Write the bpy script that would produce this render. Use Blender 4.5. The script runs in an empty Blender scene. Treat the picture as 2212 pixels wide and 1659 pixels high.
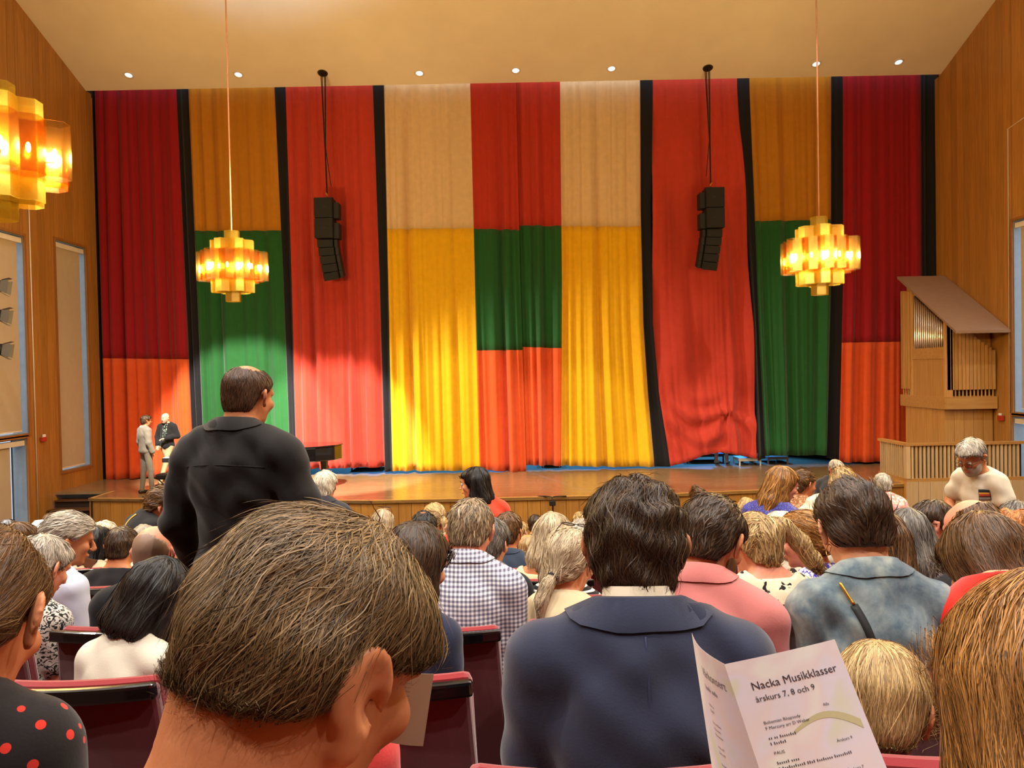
import bpy, math, random
import numpy as np
from mathutils import Vector, Matrix, Euler

random.seed(7)
rng = np.random.default_rng(7)
SC = bpy.context.scene
COL = SC.collection
PI = math.pi

# ------------------------------------------------------------------ camera
FPX, CX, CY = 1662.0, 1106.0, 829.5          # focal length in pixels of the 2212x1659 frame
CAM_Z = 2.64                                   # eye height above the stage floor (stage floor is z = 0)
cam_data = bpy.data.cameras.new('camera')
cam = bpy.data.objects.new('camera', cam_data)
COL.objects.link(cam)
CAM_R = Matrix.Rotation(math.radians(90 - 1.017), 4, 'X') @ Matrix.Rotation(math.radians(-1.1), 4, 'Z')
cam.matrix_world = Matrix.Translation((0, 0, CAM_Z)) @ CAM_R
cam_data.sensor_fit = 'HORIZONTAL'
cam_data.sensor_width = 36.0
cam_data.lens = FPX / 2212.0 * 36.0
cam_data.clip_start = 0.05
cam_data.clip_end = 200
SC.camera = cam

# ------------------------------------------------------------------ world, exposure
SC.view_settings.view_transform = 'Standard'
SC.view_settings.look = 'None'
SC.view_settings.gamma = 1.0
SC.view_settings.use_curve_mapping = False
SC.view_settings.exposure = 0.0
SC.cycles.use_denoising = True
SC.cycles.max_bounces = 8
SC.cycles.diffuse_bounces = 4
SC.cycles.transparent_max_bounces = 16
SC.cycles.sample_clamp_indirect = 4.0
SC.cycles.caustics_reflective = False
SC.cycles.caustics_refractive = False
world = bpy.data.worlds.new('overcast_sky')
SC.world = world
world.use_nodes = True
_bg = world.node_tree.nodes['Background']
_bg.inputs[0].default_value = (0.76, 0.88, 1.0, 1)
_bg.inputs[1].default_value = 3.2

def add_light(name, kind, loc, energy, color, target=None, **kw):
    d = bpy.data.lights.new(name, kind)
    d.energy = energy
    d.color = color
    for k, v in kw.items():
        setattr(d, k, v)
    o = bpy.data.objects.new(name, d)
    COL.objects.link(o)
    o.location = loc
    if target is not None:
        o.rotation_euler = (Vector(target) - Vector(loc)).to_track_quat('-Z', 'Y').to_euler()
    return o

CEIL_Y, CEIL_Z, CEIL_SLOPE, CEIL_FLAT_Y = 20.0, 9.86, 0.36, 14.0
CEIL_FLAT_Z = CEIL_Z + CEIL_SLOPE * (CEIL_Y - CEIL_FLAT_Y)
def ceil_z(y):
    return CEIL_Z + CEIL_SLOPE * (CEIL_Y - max(y, CEIL_FLAT_Y))

WARM = (1.0, 0.66, 0.36)
# unseen downlights added in the flat ceiling to light the audience
ADDED_DOWNLIGHTS = [(x, y) for y in (-1.8, 2.4, 6.6, 10.8) for x in (-8.2, -2.8, 2.8, 8.2)]
for x, y in ADDED_DOWNLIGHTS:
    add_light('added_audience_beam', 'SPOT', (x, y, CEIL_FLAT_Z - 0.06), 1650 if y < 5 else 1050, (1.0, 0.97, 0.91), (x, y, 0),
              spot_size=math.radians(120), spot_blend=0.6, shadow_soft_size=0.12)
# stage spots on the lighting bar out of frame overhead
STAGE_SPOTS = [(-5.8, 9.5, 11.2, -6.9, 19.4, 1.0, 21, 28000), (-3.0, 9.5, 11.2, -4.6, 18.6, 1.0, 22, 27000),
               (-1.0, 9.5, 11.2, -1.2, 18.6, 0.9, 24, 2600), (1.8, 9.5, 11.2, 1.6, 18.6, 0.8, 22, 2200),
               (4.2, 9.5, 11.2, 5.0, 18.8, 0.7, 18, 2600)]
for (x, y, z, tx, ty, tz, size, en) in STAGE_SPOTS:
    add_light('stage_spot_beam', 'SPOT', (x, y, z), en, (1.0, 0.95, 0.84), (tx, ty, tz),
              spot_size=math.radians(size), spot_blend=0.35, shadow_soft_size=0.08)
# the three spotlights on the pole at the left wall rake across the curtain
for (z, tx, tz, en) in ((4.75, 2.6, 1.5, 3000), (4.15, -1.0, 1.2, 2200), (3.45, -5.0, 1.0, 900)):
    add_light('side_spot_beam', 'SPOT', (-9.78, 15.30, z), en, (1.0, 0.95, 0.84), (tx, 19.6, tz), spot_size=math.radians(34), spot_blend=0.7, shadow_soft_size=0.06)
# blue wash behind the curtain
for x in (-4.2, -0.8, 2.6, 6.0):
    add_light('blue_wash_beam', 'SPOT', (x, 23.2, 3.0), 2600, (0.04, 0.28, 1.0), (x, 20.3, 0.0),
              spot_size=math.radians(78), spot_blend=0.5, shadow_soft_size=0.1)

# ------------------------------------------------------------------ projection helpers (pixel + distance -> place)
R3 = CAM_R.to_3x3()
def ray(px, py):
    return R3 @ Vector(((px - CX) / FPX, -(py - CY) / FPX, -1.0))
def P(px, py, d):
    r = ray(px, py)
    return Vector((0, 0, CAM_Z)) + r * (d / r.y)
def on_ceiling(px, py):
    r = ray(px, py)
    t = (CEIL_Z + CEIL_SLOPE * CEIL_Y - CAM_Z) / (r.z + CEIL_SLOPE * r.y)
    return Vector((0, 0, CAM_Z)) + r * t

# ------------------------------------------------------------------ object helpers
def tag(o, label=None, cat=None, group=None, kind=None):
    if label: o['label'] = label
    if cat: o['category'] = cat
    if group: o['group'] = group
    if kind: o['kind'] = kind
    return o
def link_mesh(name, me, mat=None, parent=None, loc=None, smooth=False):
    o = bpy.data.objects.new(name, me)
    COL.objects.link(o)
    if mat is not None and not me.materials:
        me.materials.append(mat)
    if smooth:
        me.polygons.foreach_set('use_smooth', [True] * len(me.polygons))
    if parent is not None:
        o.parent = parent
    if loc is not None:
        o.location = loc
    return o
def empty(name, loc=(0, 0, 0), rz=0.0):
    o = bpy.data.objects.new(name, None)
    COL.objects.link(o)
    o.location = loc
    o.rotation_euler = (0, 0, rz)
    o.empty_display_size = 0.1
    return o
def copy_tree(o, parent=None):
    c = o.copy()
    COL.objects.link(c)
    c.parent = parent
    for ch in o.children:
        copy_tree(ch, c)
    return c

class MB:
    """collects simple solids into one mesh"""
    def __init__(s):
        s.v, s.f = [], []
    def add(s, verts, faces):
        b = len(s.v)
        s.v += [tuple(p) for p in verts]
        s.f += [tuple(b + i for i in f) for f in faces]
        return s
    def box(s, x0, x1, y0, y1, z0, z1):
        return s.add([(x0, y0, z0), (x1, y0, z0), (x1, y1, z0), (x0, y1, z0), (x0, y0, z1), (x1, y0, z1), (x1, y1, z1), (x0, y1, z1)],
                     [(0, 3, 2, 1), (4, 5, 6, 7), (0, 1, 5, 4), (1, 2, 6, 5), (2, 3, 7, 6), (3, 0, 4, 7)])
    def hexa(s, p):   # 8 points: bottom 4 then top 4, both counter-clockwise
        return s.add(p, [(0, 3, 2, 1), (4, 5, 6, 7), (0, 1, 5, 4), (1, 2, 6, 5), (2, 3, 7, 6), (3, 0, 4, 7)])
    def prism(s, poly, z0, z1):
        n = len(poly)
        v = [(x, y, z0) for x, y in poly] + [(x, y, z1) for x, y in poly]
        return s.add(v, [tuple(range(n - 1, -1, -1)), tuple(range(n, 2 * n))] + [(i, (i + 1) % n, n + (i + 1) % n, n + i) for i in range(n)])
    def tube(s, pts, r, n=8, cap=True):
        pts = [Vector(p) for p in pts]
        rs = r if isinstance(r, (list, tuple)) else [r] * len(pts)
        b = len(s.v)
        up = Vector((0, 0, 1))
        for i, p in enumerate(pts):
            t = (pts[min(i + 1, len(pts) - 1)] - pts[max(i - 1, 0)])
            if t.length < 1e-9: t = Vector((0, 0, 1))
            t.normalize()
            a = t.cross(up if abs(t.z) < 0.95 else Vector((1, 0, 0))).normalized()
            c = t.cross(a)
            for k in range(n):
                q = 2 * PI * k / n
                s.v.append(tuple(p + a * (rs[i] * math.cos(q)) + c * (rs[i] * math.sin(q))))
        for i in range(len(pts) - 1):
            for k in range(n):
                s.f.append((b + i * n + k, b + i * n + (k + 1) % n, b + (i + 1) * n + (k + 1) % n, b + (i + 1) * n + k))
        if cap:
            s.f.append(tuple(b + k for k in range(n - 1, -1, -1)))
            e = b + (len(pts) - 1) * n
            s.f.append(tuple(e + k for k in range(n)))
        return s
    def lathe(s, prof, n=24, c=(0, 0, 0)):
        b = len(s.v)
        for r, z in prof:
            for k in range(n):
                q = 2 * PI * k / n
                s.v.append((c[0] + r * math.cos(q), c[1] + r * math.sin(q), c[2] + z))
        for i in range(len(prof) - 1):
            for k in range(n):
                s.f.append((b + i * n + k, b + i * n + (k + 1) % n, b + (i + 1) * n + (k + 1) % n, b + (i + 1) * n + k))
        return s
    def ball(s, c, r, n=12, m=8):
        rr = r if isinstance(r, (list, tuple)) else (r, r, r)
        b = len(s.v)
        for i in range(m + 1):
            t = PI * i / m
            for k in range(n):
                q = 2 * PI * k / n
                s.v.append((c[0] + rr[0] * math.sin(t) * math.cos(q), c[1] + rr[1] * math.sin(t) * math.sin(q), c[2] + rr[2] * math.cos(t)))
        for i in range(m):
            for k in range(n):
                s.f.append((b + i * n + k, b + (i + 1) * n + k, b + (i + 1) * n + (k + 1) % n, b + i * n + (k + 1) % n))
        return s
    def mesh(s, name):
        me = bpy.data.meshes.new(name)
        me.from_pydata(s.v, [], s.f)
        me.update()
        return me
    def build(s, name, mat, parent=None, smooth=False, bevel=0.0, loc=None):
        o = link_mesh(name, s.mesh(name), mat, parent, loc, smooth)
        if bevel:
            m = o.modifiers.new('bevel', 'BEVEL')
            m.width = bevel
            m.segments = 2
            m.limit_method = 'ANGLE'
        return o

# ------------------------------------------------------------------ materials
def lin(c):
    return tuple(((x / 255.0) / 12.92 if x / 255.0 <= 0.04045 else ((x / 255.0 + 0.055) / 1.055) ** 2.4) for x in c)
_M = {}
class NT:
    def __init__(s, name):
        s.m = bpy.data.materials.new(name)
        s.m.use_nodes = True
        s.t = s.m.node_tree
        s.b = s.t.nodes['Principled BSDF']
    def n(s, kind, **kw):
        nd = s.t.nodes.new(kind)
        for k, v in kw.items():
            if k.startswith('i_'):
                key = k[2:]
                nd.inputs[int(key) if key.isdigit() else key].default_value = v
            else:
                setattr(nd, k, v)
        return nd
    def l(s, a, b):
        s.t.links.new(a, b)
    def ramp(s, fac, stops, interp='LINEAR'):
        r = s.n('ShaderNodeValToRGB')
        r.color_ramp.interpolation = interp
        el = r.color_ramp.elements
        while len(el) < len(stops):
            el.new(0.5)
        for e, (p, c) in zip(el, stops):
            e.position = p
            e.color = (*c, 1)
        s.l(fac, r.inputs[0])
        return r.outputs[0]
    def coords(s, scale=(1, 1, 1), rot=(0, 0, 0), out='Object'):
        t = s.n('ShaderNodeTexCoord')
        m = s.n('ShaderNodeMapping')
        m.inputs['Scale'].default_value = scale
        m.inputs['Rotation'].default_value = rot
        s.l(t.outputs[out], m.inputs['Vector'])
        return m.outputs[0]
    def noise(s, vec, scale=5, detail=3, rough=0.5, dist=0.0):
        t = s.n('ShaderNodeTexNoise')
        t.inputs['Scale'].default_value = scale
        t.inputs['Detail'].default_value = detail
        t.inputs['Roughness'].default_value = rough
        t.inputs['Distortion'].default_value = dist
        s.l(vec, t.inputs['Vector'])
        return t.outputs['Fac']
    def math(s, op, a, b=None, c=None):
        m = s.n('ShaderNodeMath', operation=op)
        for i, x in enumerate((a, b, c)):
            if x is None: continue
            if isinstance(x, (int, float)): m.inputs[i].default_value = x
            else: s.l(x, m.inputs[i])
        return m.outputs[0]
    def mix(s, fac, a, b, blend='MIX'):
        m = s.n('ShaderNodeMix', data_type='RGBA', blend_type=blend)
        for i, x in ((0, fac), (6, a), (7, b)):
            if isinstance(x, (int, float)): m.inputs[i].default_value = x
            elif isinstance(x, tuple): m.inputs[i].default_value = (*x, 1)[:4]
            else: s.l(x, m.inputs[i])
        return m.outputs[2]
    def color(s, c):
        if isinstance(c, tuple): s.b.inputs['Base Color'].default_value = (*c, 1)[:4]
        else: s.l(c, s.b.inputs['Base Color'])
        return s
    def rough(s, r, spec=None):
        s.b.inputs['Roughness'].default_value = r
        if spec is not None: s.b.inputs['Specular IOR Level'].default_value = spec
        return s
    def bump(s, h, strength=0.2, dist=0.01):
        b = s.n('ShaderNodeBump')
        b.inputs['Strength'].default_value = strength
        b.inputs['Distance'].default_value = dist
        s.l(h, b.inputs['Height'])
        s.l(b.outputs[0], s.b.inputs['Normal'])
        return s

def plain(name, rgb, rough=0.6, metal=0.0, spec=None, coat=0.0, vary=0.06, scale=6.0):
    """a plain painted / metal / plastic surface with slight uneven tone"""
    if name in _M: return _M[name]
    t = NT(name)
    c = lin(rgb)
    n = t.noise(t.coords(), scale, 3)
    lo = tuple(x * (1 - vary) for x in c); hi = tuple(min(1, x * (1 + vary)) for x in c)
    t.color(t.ramp(n, [(0.3, lo), (0.7, hi)])).rough(rough, spec)
    t.b.inputs['Metallic'].default_value = metal
    if coat: t.b.inputs['Coat Weight'].default_value = coat
    _M[name] = t.m
    return t.m
def wood(name, dark, light, axis='Z', rough=0.5, grain=1.0, coat=0.0, vary=0.25):
    """planks: grain stretched along one axis, each object a little different in tone"""
    if name in _M: return _M[name]
    t = NT(name)
    sc = {'Z': (9, 9, 0.5), 'X': (0.5, 9, 9), 'Y': (9, 0.5, 9)}[axis]
    info = t.n('ShaderNodeObjectInfo')
    geo = t.n('ShaderNodeNewGeometry')
    m = t.n('ShaderNodeMapping')
    m.inputs['Scale'].default_value = tuple(x * grain for x in sc)
    cmb = t.n('ShaderNodeCombineXYZ')
    sh = t.math('MULTIPLY', info.outputs['Random'], 37.0)
    for i in range(3): t.l(sh, cmb.inputs[i])
    t.l(geo.outputs['Position'], m.inputs['Vector'])
    t.l(cmb.outputs[0], m.inputs['Location'])
    n = t.noise(m.outputs[0], 2.2, 5, 0.6, 0.6)
    c = t.ramp(n, [(0.25, lin(dark)), (0.75, lin(light))])
    v = t.math('MULTIPLY_ADD', info.outputs['Random'], vary, 1.0 - vary / 2)
    hsv = t.n('ShaderNodeHueSaturation')
    t.l(c, hsv.inputs['Color']); t.l(v, hsv.inputs['Value'])
    t.color(hsv.outputs[0]).rough(rough)
    t.bump(n, 0.12, 0.004)
    if coat:
        t.b.inputs['Coat Weight'].default_value = coat
        t.b.inputs['Coat Roughness'].default_value = 0.2
    _M[name] = t.m
    return t.m
def cloth(name, rgb, rough=0.9, sheen=0.2, weave=220.0, vary=0.10, bump=0.15):
    """woven fabric"""
    if name in _M: return _M[name]
    t = NT(name)
    c = lin(rgb)
    co = t.coords()
    n1 = t.noise(co, 7.0, 4)
    n2 = t.noise(co, weave, 2)
    col = t.ramp(n1, [(0.3, tuple(x * (1 - vary) for x in c)), (0.7, tuple(min(1, x * (1 + vary)) for x in c))])
    t.color(col).rough(rough, 0.2)
    t.b.inputs['Sheen Weight'].default_value = sheen
    t.bump(n2, bump, 0.003)
    _M[name] = t.m
    return t.m
def glow(name, rgb, strength):
    if name in _M: return _M[name]
    t = NT(name)
    t.color(lin(rgb))
    t.b.inputs['Emission Color'].default_value = (*lin(rgb), 1)
    t.b.inputs['Emission Strength'].default_value = strength
    _M[name] = t.m
    return t.m
# ================================================================== the hall
XL, XR, YB, YF = -10.70, 11.06, -9.0, 24.5      # side walls, back wall, rear stage wall
HALL_Z = -1.21
ROW_D, ROW_RISE = 0.8, 0.145
def row_y(r): return 0.7 + ROW_D * (r - 1)
def row_z(r): return 1.4 - ROW_RISE * r
def row_of(d): return (d - 0.7) / ROW_D + 1

M_wallwood = wood('pine_panelling', (148, 98, 40), (186, 130, 60), 'Z', 0.5, coat=0.15)
M_stagefront = wood('stage_front_panelling', (150, 102, 40), (184, 132, 60), 'Z', 0.5)
M_lightwood = wood('pale_oak', (176, 126, 66), (205, 158, 92), 'Z', 0.5)
M_lightwood_x = wood('pale_oak_level', (176, 126, 66), (205, 158, 92), 'X', 0.5)
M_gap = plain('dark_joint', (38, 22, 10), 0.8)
M_ceil = plain('ceiling_plaster', (238, 227, 212), 0.9, vary=0.03, scale=1.5)
M_floor = plain('aisle_carpet', (60, 30, 22), 0.95)
M_black = plain('matt_black', (18, 16, 16), 0.6)
M_blackgloss = plain('black_lacquer', (10, 9, 9), 0.16, coat=0.6)
M_white = plain('white_paint', (225, 215, 200), 0.6)
M_metal = plain('brushed_steel', (170, 170, 170), 0.35, metal=0.9)
M_brass = plain('brass', (200, 150, 60), 0.3, metal=0.9)

# floor: a terrace for every row, then the flat in front of the stage
fb = MB()
edges = [row_y(r) - 0.45 for r in range(-9, 20)]
for i, r in enumerate(range(-9, 19)):
    z = row_z(r)
    fb.box(XL - 0.2, XR + 0.2, edges[i], edges[i] + ROW_D, min(z, HALL_Z) - 0.3, z)
fb.box(XL - 0.2, XR + 0.2, edges[-1], 17.6, HALL_Z - 0.3, HALL_Z)
tag(fb.build('floor', M_floor), 'dark carpeted stepped floor under the seat rows', kind='structure')

# ceiling: flat over the audience, falling towards the stage
cb = MB()
for (ya, yb) in ((YB - 0.2, CEIL_FLAT_Y), (CEIL_FLAT_Y, CEIL_Y - 0.28)):
    za, zb = ceil_z(ya), ceil_z(yb)
    cb.hexa([(XL - 0.3, ya, za), (XR + 0.3, ya, za), (XR + 0.3, yb, zb), (XL - 0.3, yb, zb),
             (XL - 0.3, ya, za + 0.25), (XR + 0.3, ya, za + 0.25), (XR + 0.3, yb, zb + 0.25), (XL - 0.3, yb, zb + 0.25)])
tag(cb.build('ceiling', M_ceil), 'plain beige plaster ceiling sloping down towards the stage', kind='structure')

# back wall, rear stage wall, fly-space
wb = MB(); wb.box(XL - 0.3, XR + 0.3, YB - 0.3, YB, -2, CEIL_FLAT_Z + 0.2)
tag(wb.build('wall_back', M_wallwood), kind='structure')
wb = MB(); wb.box(XL - 0.3, XR + 0.3, YF, YF + 0.2, -1.3, 12); wb.box(XL - 0.3, XR + 0.3, CEIL_Y - 0.5, YF + 0.2, 11.0, 11.2)
tag(wb.build('wall_stage_rear', M_black), kind='structure')

# ---- side walls built of vertical planks around the windows
WINS_L = [(18.17, 19.45, 0.45, 5.93), (14.6, 17.0, 1.45, 5.80), (14.6, 16.90, -0.85, 1.36), (10.6, 13.0, 1.45, 5.80), (10.6, 13.0, -0.85, 1.36)]
WINS_R = [(14.6, 16.95, 1.50, 5.70), (14.6, 17.0, -0.85, 1.42), (10.6, 13.0, 1.50, 5.70), (10.6, 13.0, -0.85, 1.42)]
unit_box = MB().box(0, 1, 0, 1, 0, 1).mesh('plank')
unit_box.materials.append(M_wallwood)
def wall_side(name, x_in, sgn, wins, label):
    # core wall, split into strips around the openings
    ys = sorted(set([YB, YF] + [v for w in wins for v in w[:2]]))
    core = MB()
    for ya, yb in zip(ys[:-1], ys[1:]):
        op = sorted([(w[2], w[3]) for w in wins if w[0] < (ya + yb) / 2 < w[1]])
        z = -2.0
        for (o0, o1) in op + [(CEIL_FLAT_Z + 0.3, None)]:
            xa, xb = sorted((x_in + sgn * 0.02, x_in + sgn * 0.35))
            core.box(xa, xb, ya, yb, z, o0)
            z = o1
    w = tag(core.build(name, M_gap), label, kind='structure')
    # planks
    y = YB + 0.02
    while y < 19.99:
        wd = 0.255
        cuts = sorted(v for q in wins for v in q[:2] if y + 0.04 < v < y + wd + 0.08)
        y2 = min(cuts[0] if cuts else y + wd, 20.0)
        mid = (y + y2) / 2
        op = sorted([(q[2], q[3]) for q in wins if q[0] < mid < q[1]])
        z = -1.3
        for (o0, o1) in op + [(ceil_z(y) - 0.0, None)]:
            if o0 - z > 0.03:
                o = bpy.data.objects.new('plank', unit_box)
                COL.objects.link(o)
                o.parent = w
                o.scale = (0.022, y2 - y - 0.007, o0 - z)
                o.location = (x_in if sgn > 0 else x_in - 0.022, y + 0.0035, z)
            z = o1
        y = y2
    return w
WL = wall_side('wall_left', XL, -1, WINS_L, 'left wall of vertical pine planks')
WR = wall_side('wall_right', XR, 1, WINS_R, 'right wall of vertical pine planks')

# ---- windows: reveal, frame, pane, and a roller blind hung in each
M_blind = cloth('blind_fabric', (190, 172, 150), 0.9, 0.0, 300, 0.03)
_g = NT('window_glass')
_tr = _g.n('ShaderNodeBsdfTransparent'); _tr.inputs[0].default_value = (0.92, 0.96, 1.0, 1)
_gl = _g.n('ShaderNodeBsdfGlossy'); _gl.inputs[1].default_value = 0.03
_mx = _g.n('ShaderNodeMixShader'); _mx.inputs[0].default_value = 0.06
_g.l(_tr.outputs[0], _mx.inputs[1]); _g.l(_gl.outputs[0], _mx.inputs[2]); _g.l(_mx.outputs[0], _g.t.nodes['Material Output'].inputs[0])
M_glass = _g.m
M_frame = wood('window_oak', (140, 90, 40), (170, 115, 58), 'Z', 0.5)
def window(idx, x_in, sgn, w, gap_far, drop=0.0):
    y0, y1, z0, z1 = w
    root = tag(empty('window_%d' % idx, (x_in, y0, z0)), kind='structure')
    def X(a, b):
        return sorted((sgn * a, sgn * b))
    W, H = y1 - y0, z1 - z0
    f = MB()
    xa, xb = X(0.012, 0.30)
    f.box(xa, xb, -0.0, 0.02, 0, H); f.box(xa, xb, W - 0.02, W, 0, H)
    f.box(xa, xb, 0.02, W - 0.02, 0, 0.02); f.box(xa, xb, 0.02, W - 0.02, H - 0.02, H)
    f.build('window_frame', plain('window_aluminium', (132, 140, 148), 0.5), root)
    fo = MB(); xa, xb = X(-0.025, 0.012)
    fo.box(xa, xb, -0.06, 0.0, -0.06, H + 0.06); fo.box(xa, xb, W, W + 0.06, -0.06, H + 0.06); fo.box(xa, xb, 0, W, -0.06, 0.0); fo.box(xa, xb, 0, W, H, H + 0.06)
    fo.build('architrave', M_frame, root)
    xa, xb = X(0.26, 0.272)
    MB().box(xa, xb, 0.05, W - 0.05, 0.05, H - 0.05).build('pane', M_glass, root)
    xa, xb = X(0.24, 0.255)
    MB().box(xa, xb, W / 2 - 0.02, W / 2 + 0.02, 0.05, H - 0.05).build('mullion', M_white, root)
    return root
def blind(x_in, sgn, w, gap, bottom_gap, label, grp):
    y0, y1, z0, z1 = w
    b = tag(empty('roller_blind', (x_in + sgn * 0.03, y0, z0)), label, 'blind', grp)
    xa, xb = sorted((sgn * -0.02, sgn * 0.10))
    MB().box(xa, xb, 0.055, y1 - y0 - 0.055, z1 - z0 - 0.16, z1 - z0 - 0.052).build('headrail', M_white, b)
    xa, xb = sorted((sgn * 0.035, sgn * 0.041))
    MB().box(xa, xb, 0.06, y1 - y0 - 0.05 - gap, bottom_gap + 0.03, z1 - z0 - 0.16).build('fabric', M_blind, b)
    xa, xb = sorted((sgn * 0.028, sgn * 0.048))
    MB().box(xa, xb, 0.06, y1 - y0 - 0.05 - gap, bottom_gap, bottom_gap + 0.03).build('bottom_bar', M_white, b)
    return b
LABL = ['grey roller blind pulled down over the narrow window beside the dark red curtain',
        'wide grey roller blind at the left picture edge behind the wall spotlights',
        'grey roller blind over the low window at the left picture edge']
for i, w in enumerate(WINS_L):
    window(i + 1, XL, -1, w, 0.1)
    if i < 3:
        blind(XL, -1, w, (0.10, 0.10, 0.42)[i], (0.045, 0.05, 0.35)[i], LABL[i], 'roller blinds on the left wall')
    else:
        blind(XL, -1, w, 0.1, 0.08, ('tall' if i == 3 else 'low') + ' grey roller blind on the left wall window nearer the audience', 'roller blinds on the left wall')
for i, w in enumerate(WINS_R):
    window(i + 6, XR, 1, w, 0.1)
    lab = ['tall grey roller blind at the right picture edge beside the organ', 'grey roller blind over the low bright window at the right picture edge',
           'tall grey roller blind on the right wall window nearer the audience', 'low grey roller blind on the right wall window nearer the audience'][i]
    blind(XR, 1, w, (0.12, 0.25, 0.1, 0.1)[i], 0.075, lab, 'roller blinds on the right wall')

# neighbouring brick building seen through the low left window
tb = NT('outside_brick')
bt = tb.n('ShaderNodeTexBrick')
bt.inputs['Color1'].default_value = (*lin((196, 170, 165)), 1); bt.inputs['Color2'].default_value = (*lin((176, 148, 146)), 1)
bt.inputs['Mortar'].default_value = (*lin((232, 232, 236)), 1)
bt.inputs['Scale'].default_value = 1.0; bt.inputs['Brick Width'].default_value = 0.26; bt.inputs['Row Height'].default_value = 0.09
bt.inputs['Mortar Size'].default_value = 0.015
tb.l(tb.coords(rot=(PI / 2, 0, PI / 2)), bt.inputs['Vector']); tb.color(bt.outputs[0]).rough(0.9)
nb = MB().box(-17.5, -17.2, 8, 34, -2.5, 7).build('neighbouring_building', tb.m)
tag(nb, 'pale brick wall of the neighbouring building outside the low left window', 'building')
gnd = MB().box(-40, 40, -20, 60, -2.6, -2.5).build('outside_ground', plain('outside_paving', (120, 120, 118), 0.9))
tag(gnd, 'grey paved ground outside the windows', kind='structure')

# thin white conduits on the walls
def conduit(pts, label):
    tag(MB().tube(pts, 0.014, 6).build('wall_conduit', M_white, smooth=True), label, 'conduit')
conduit([(XL + 0.02, 17.2, -1.2), (XL + 0.02, 17.2, 8.6)], 'thin white vertical conduit beside the wide blind on the left wall')
conduit([(XR - 0.02, 17.06, -1.2), (XR - 0.02, 17.06, 7.75), (XR - 0.02, 13.5, 8.25)], 'thin pale conduit bending over the tall window on the right wall')
fa = empty('fire_alarm', (XL + 0.01, 17.45, 1.28)); tag(fa, 'small red alarm box on the planks beside the left conduit', 'alarm')
MB().box(0, 0.06, -0.09, 0.09, -0.05, 0.05).build('alarm_case', plain('alarm_red', (170, 50, 30), 0.4), fa, bevel=0.01)
MB().tube([(0.03, 0.02, 0.05), (0.03, 0.02, 0.11)], 0.04, 10).build('alarm_dome', M_white, fa)
fa = empty('fire_alarm', (XR - 0.01, 17.35, 1.35)); tag(fa, 'small red alarm box on the wall below the organ right end', 'alarm')
MB().box(-0.06, 0, -0.09, 0.09, -0.06, 0.06).build('alarm_case', plain('alarm_red', (170, 50, 30), 0.4), fa, bevel=0.01)
MB().tube([(-0.03, 0.02, 0.06), (-0.03, 0.02, 0.11)], 0.04, 10).build('alarm_dome', M_white, fa)

# ---- stage
STAGE = [(-9.37, 16.88), (-2.93, 15.85), (2.95, 15.95), (8.5, 16.72), (XR, 16.72), (XR, YF), (XL, YF), (XL, 17.9), (-9.37, 17.9)]
t = NT('stage_boards')
geo = t.n('ShaderNodeNewGeometry')
mp = t.n('ShaderNodeMapping'); mp.inputs['Scale'].default_value = (0.35, 8.0, 1)
t.l(geo.outputs['Position'], mp.inputs['Vector'])
gn = t.noise(mp.outputs[0], 3.0, 5, 0.6)
br = t.n('ShaderNodeTexBrick')
br.inputs['Scale'].default_value = 1.0; br.inputs['Brick Width'].default_value = 2.4; br.inputs['Row Height'].default_value = 0.12
br.inputs['Mortar Size'].default_value = 0.004; br.inputs['Color1'].default_value = (*lin((136, 114, 82)), 1)
br.inputs['Color2'].default_value = (*lin((118, 96, 68)), 1); br.inputs['Mortar'].default_value = (*lin((60, 38, 20)), 1)
t.l(geo.outputs['Position'], br.inputs['Vector'])
t.color(t.mix(0.55, br.outputs[0], t.ramp(gn, [(0.3, lin((122, 94, 62))), (0.7, lin((168, 136, 96)))]))).rough(0.24)
t.bump(gn, 0.05, 0.004)
sb = MB().prism([(x, y) for x, y in STAGE], -0.06, 0.0).build('stage_floor', t.m)
tag(sb, 'honey coloured stage floor of long boards', kind='structure')
# front of the stage: backing, planks, nosing
sf = MB()
front = STAGE[:5]
def seg_box(mb, a, b, o0, o1, z0, z1):
    a, b = Vector((*a, 0)), Vector((*b, 0))
    t_ = (b - a).normalized(); n_ = Vector((-t_.y, t_.x, 0))       # points into the stage
    q = [a + n_ * o0, b + n_ * o0, b + n_ * o1, a + n_ * o1]
    mb.hexa([(p.x, p.y, z0) for p in q] + [(p.x, p.y, z1) for p in q])
for a, b in zip(front[:-1], front[1:]):
    seg_box(sf, a, b, 0.05, 0.09, HALL_Z, -0.06)
seg_box(sf, (-9.37, 17.9), (-9.37, 16.88), 0.05, 0.09, HALL_Z, -0.06)
sfo = tag(sf.build('stage_front', M_gap), 'vertical wood panelling along the stage front', kind='structure')
for a, b in list(zip(front[:-1], front[1:])) + [((-9.37, 17.9), (-9.37, 16.88))]:
    a2, b2 = Vector((*a, 0)), Vector((*b, 0))
    L = (b2 - a2).length; n = max(1, round(L / 0.262)); w_ = L / n
    pm = MB().box(0.004, w_ - 0.004, 0.03, 0.05, HALL_Z, -0.062).mesh('plank'); pm.materials.append(M_stagefront)
    for k in range(n):
        o = bpy.data.objects.new('plank', pm); COL.objects.link(o); o.parent = sfo
        p = a2 + (b2 - a2) * (k / n)
        o.location = p; o.rotation_euler = (0, 0, math.atan2((b2 - a2).y, (b2 - a2).x))
nz = MB()
for a, b in list(zip(front[:-1], front[1:])) + [((-9.37, 17.9), (-9.37, 16.88))]:
    seg_box(nz, a, b, 0.0, 0.06, -0.06, 0.006)
nz.build('nosing', wood('oak_nosing', (190, 140, 74), (214, 168, 98), 'X', 0.4), sfo)
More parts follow.
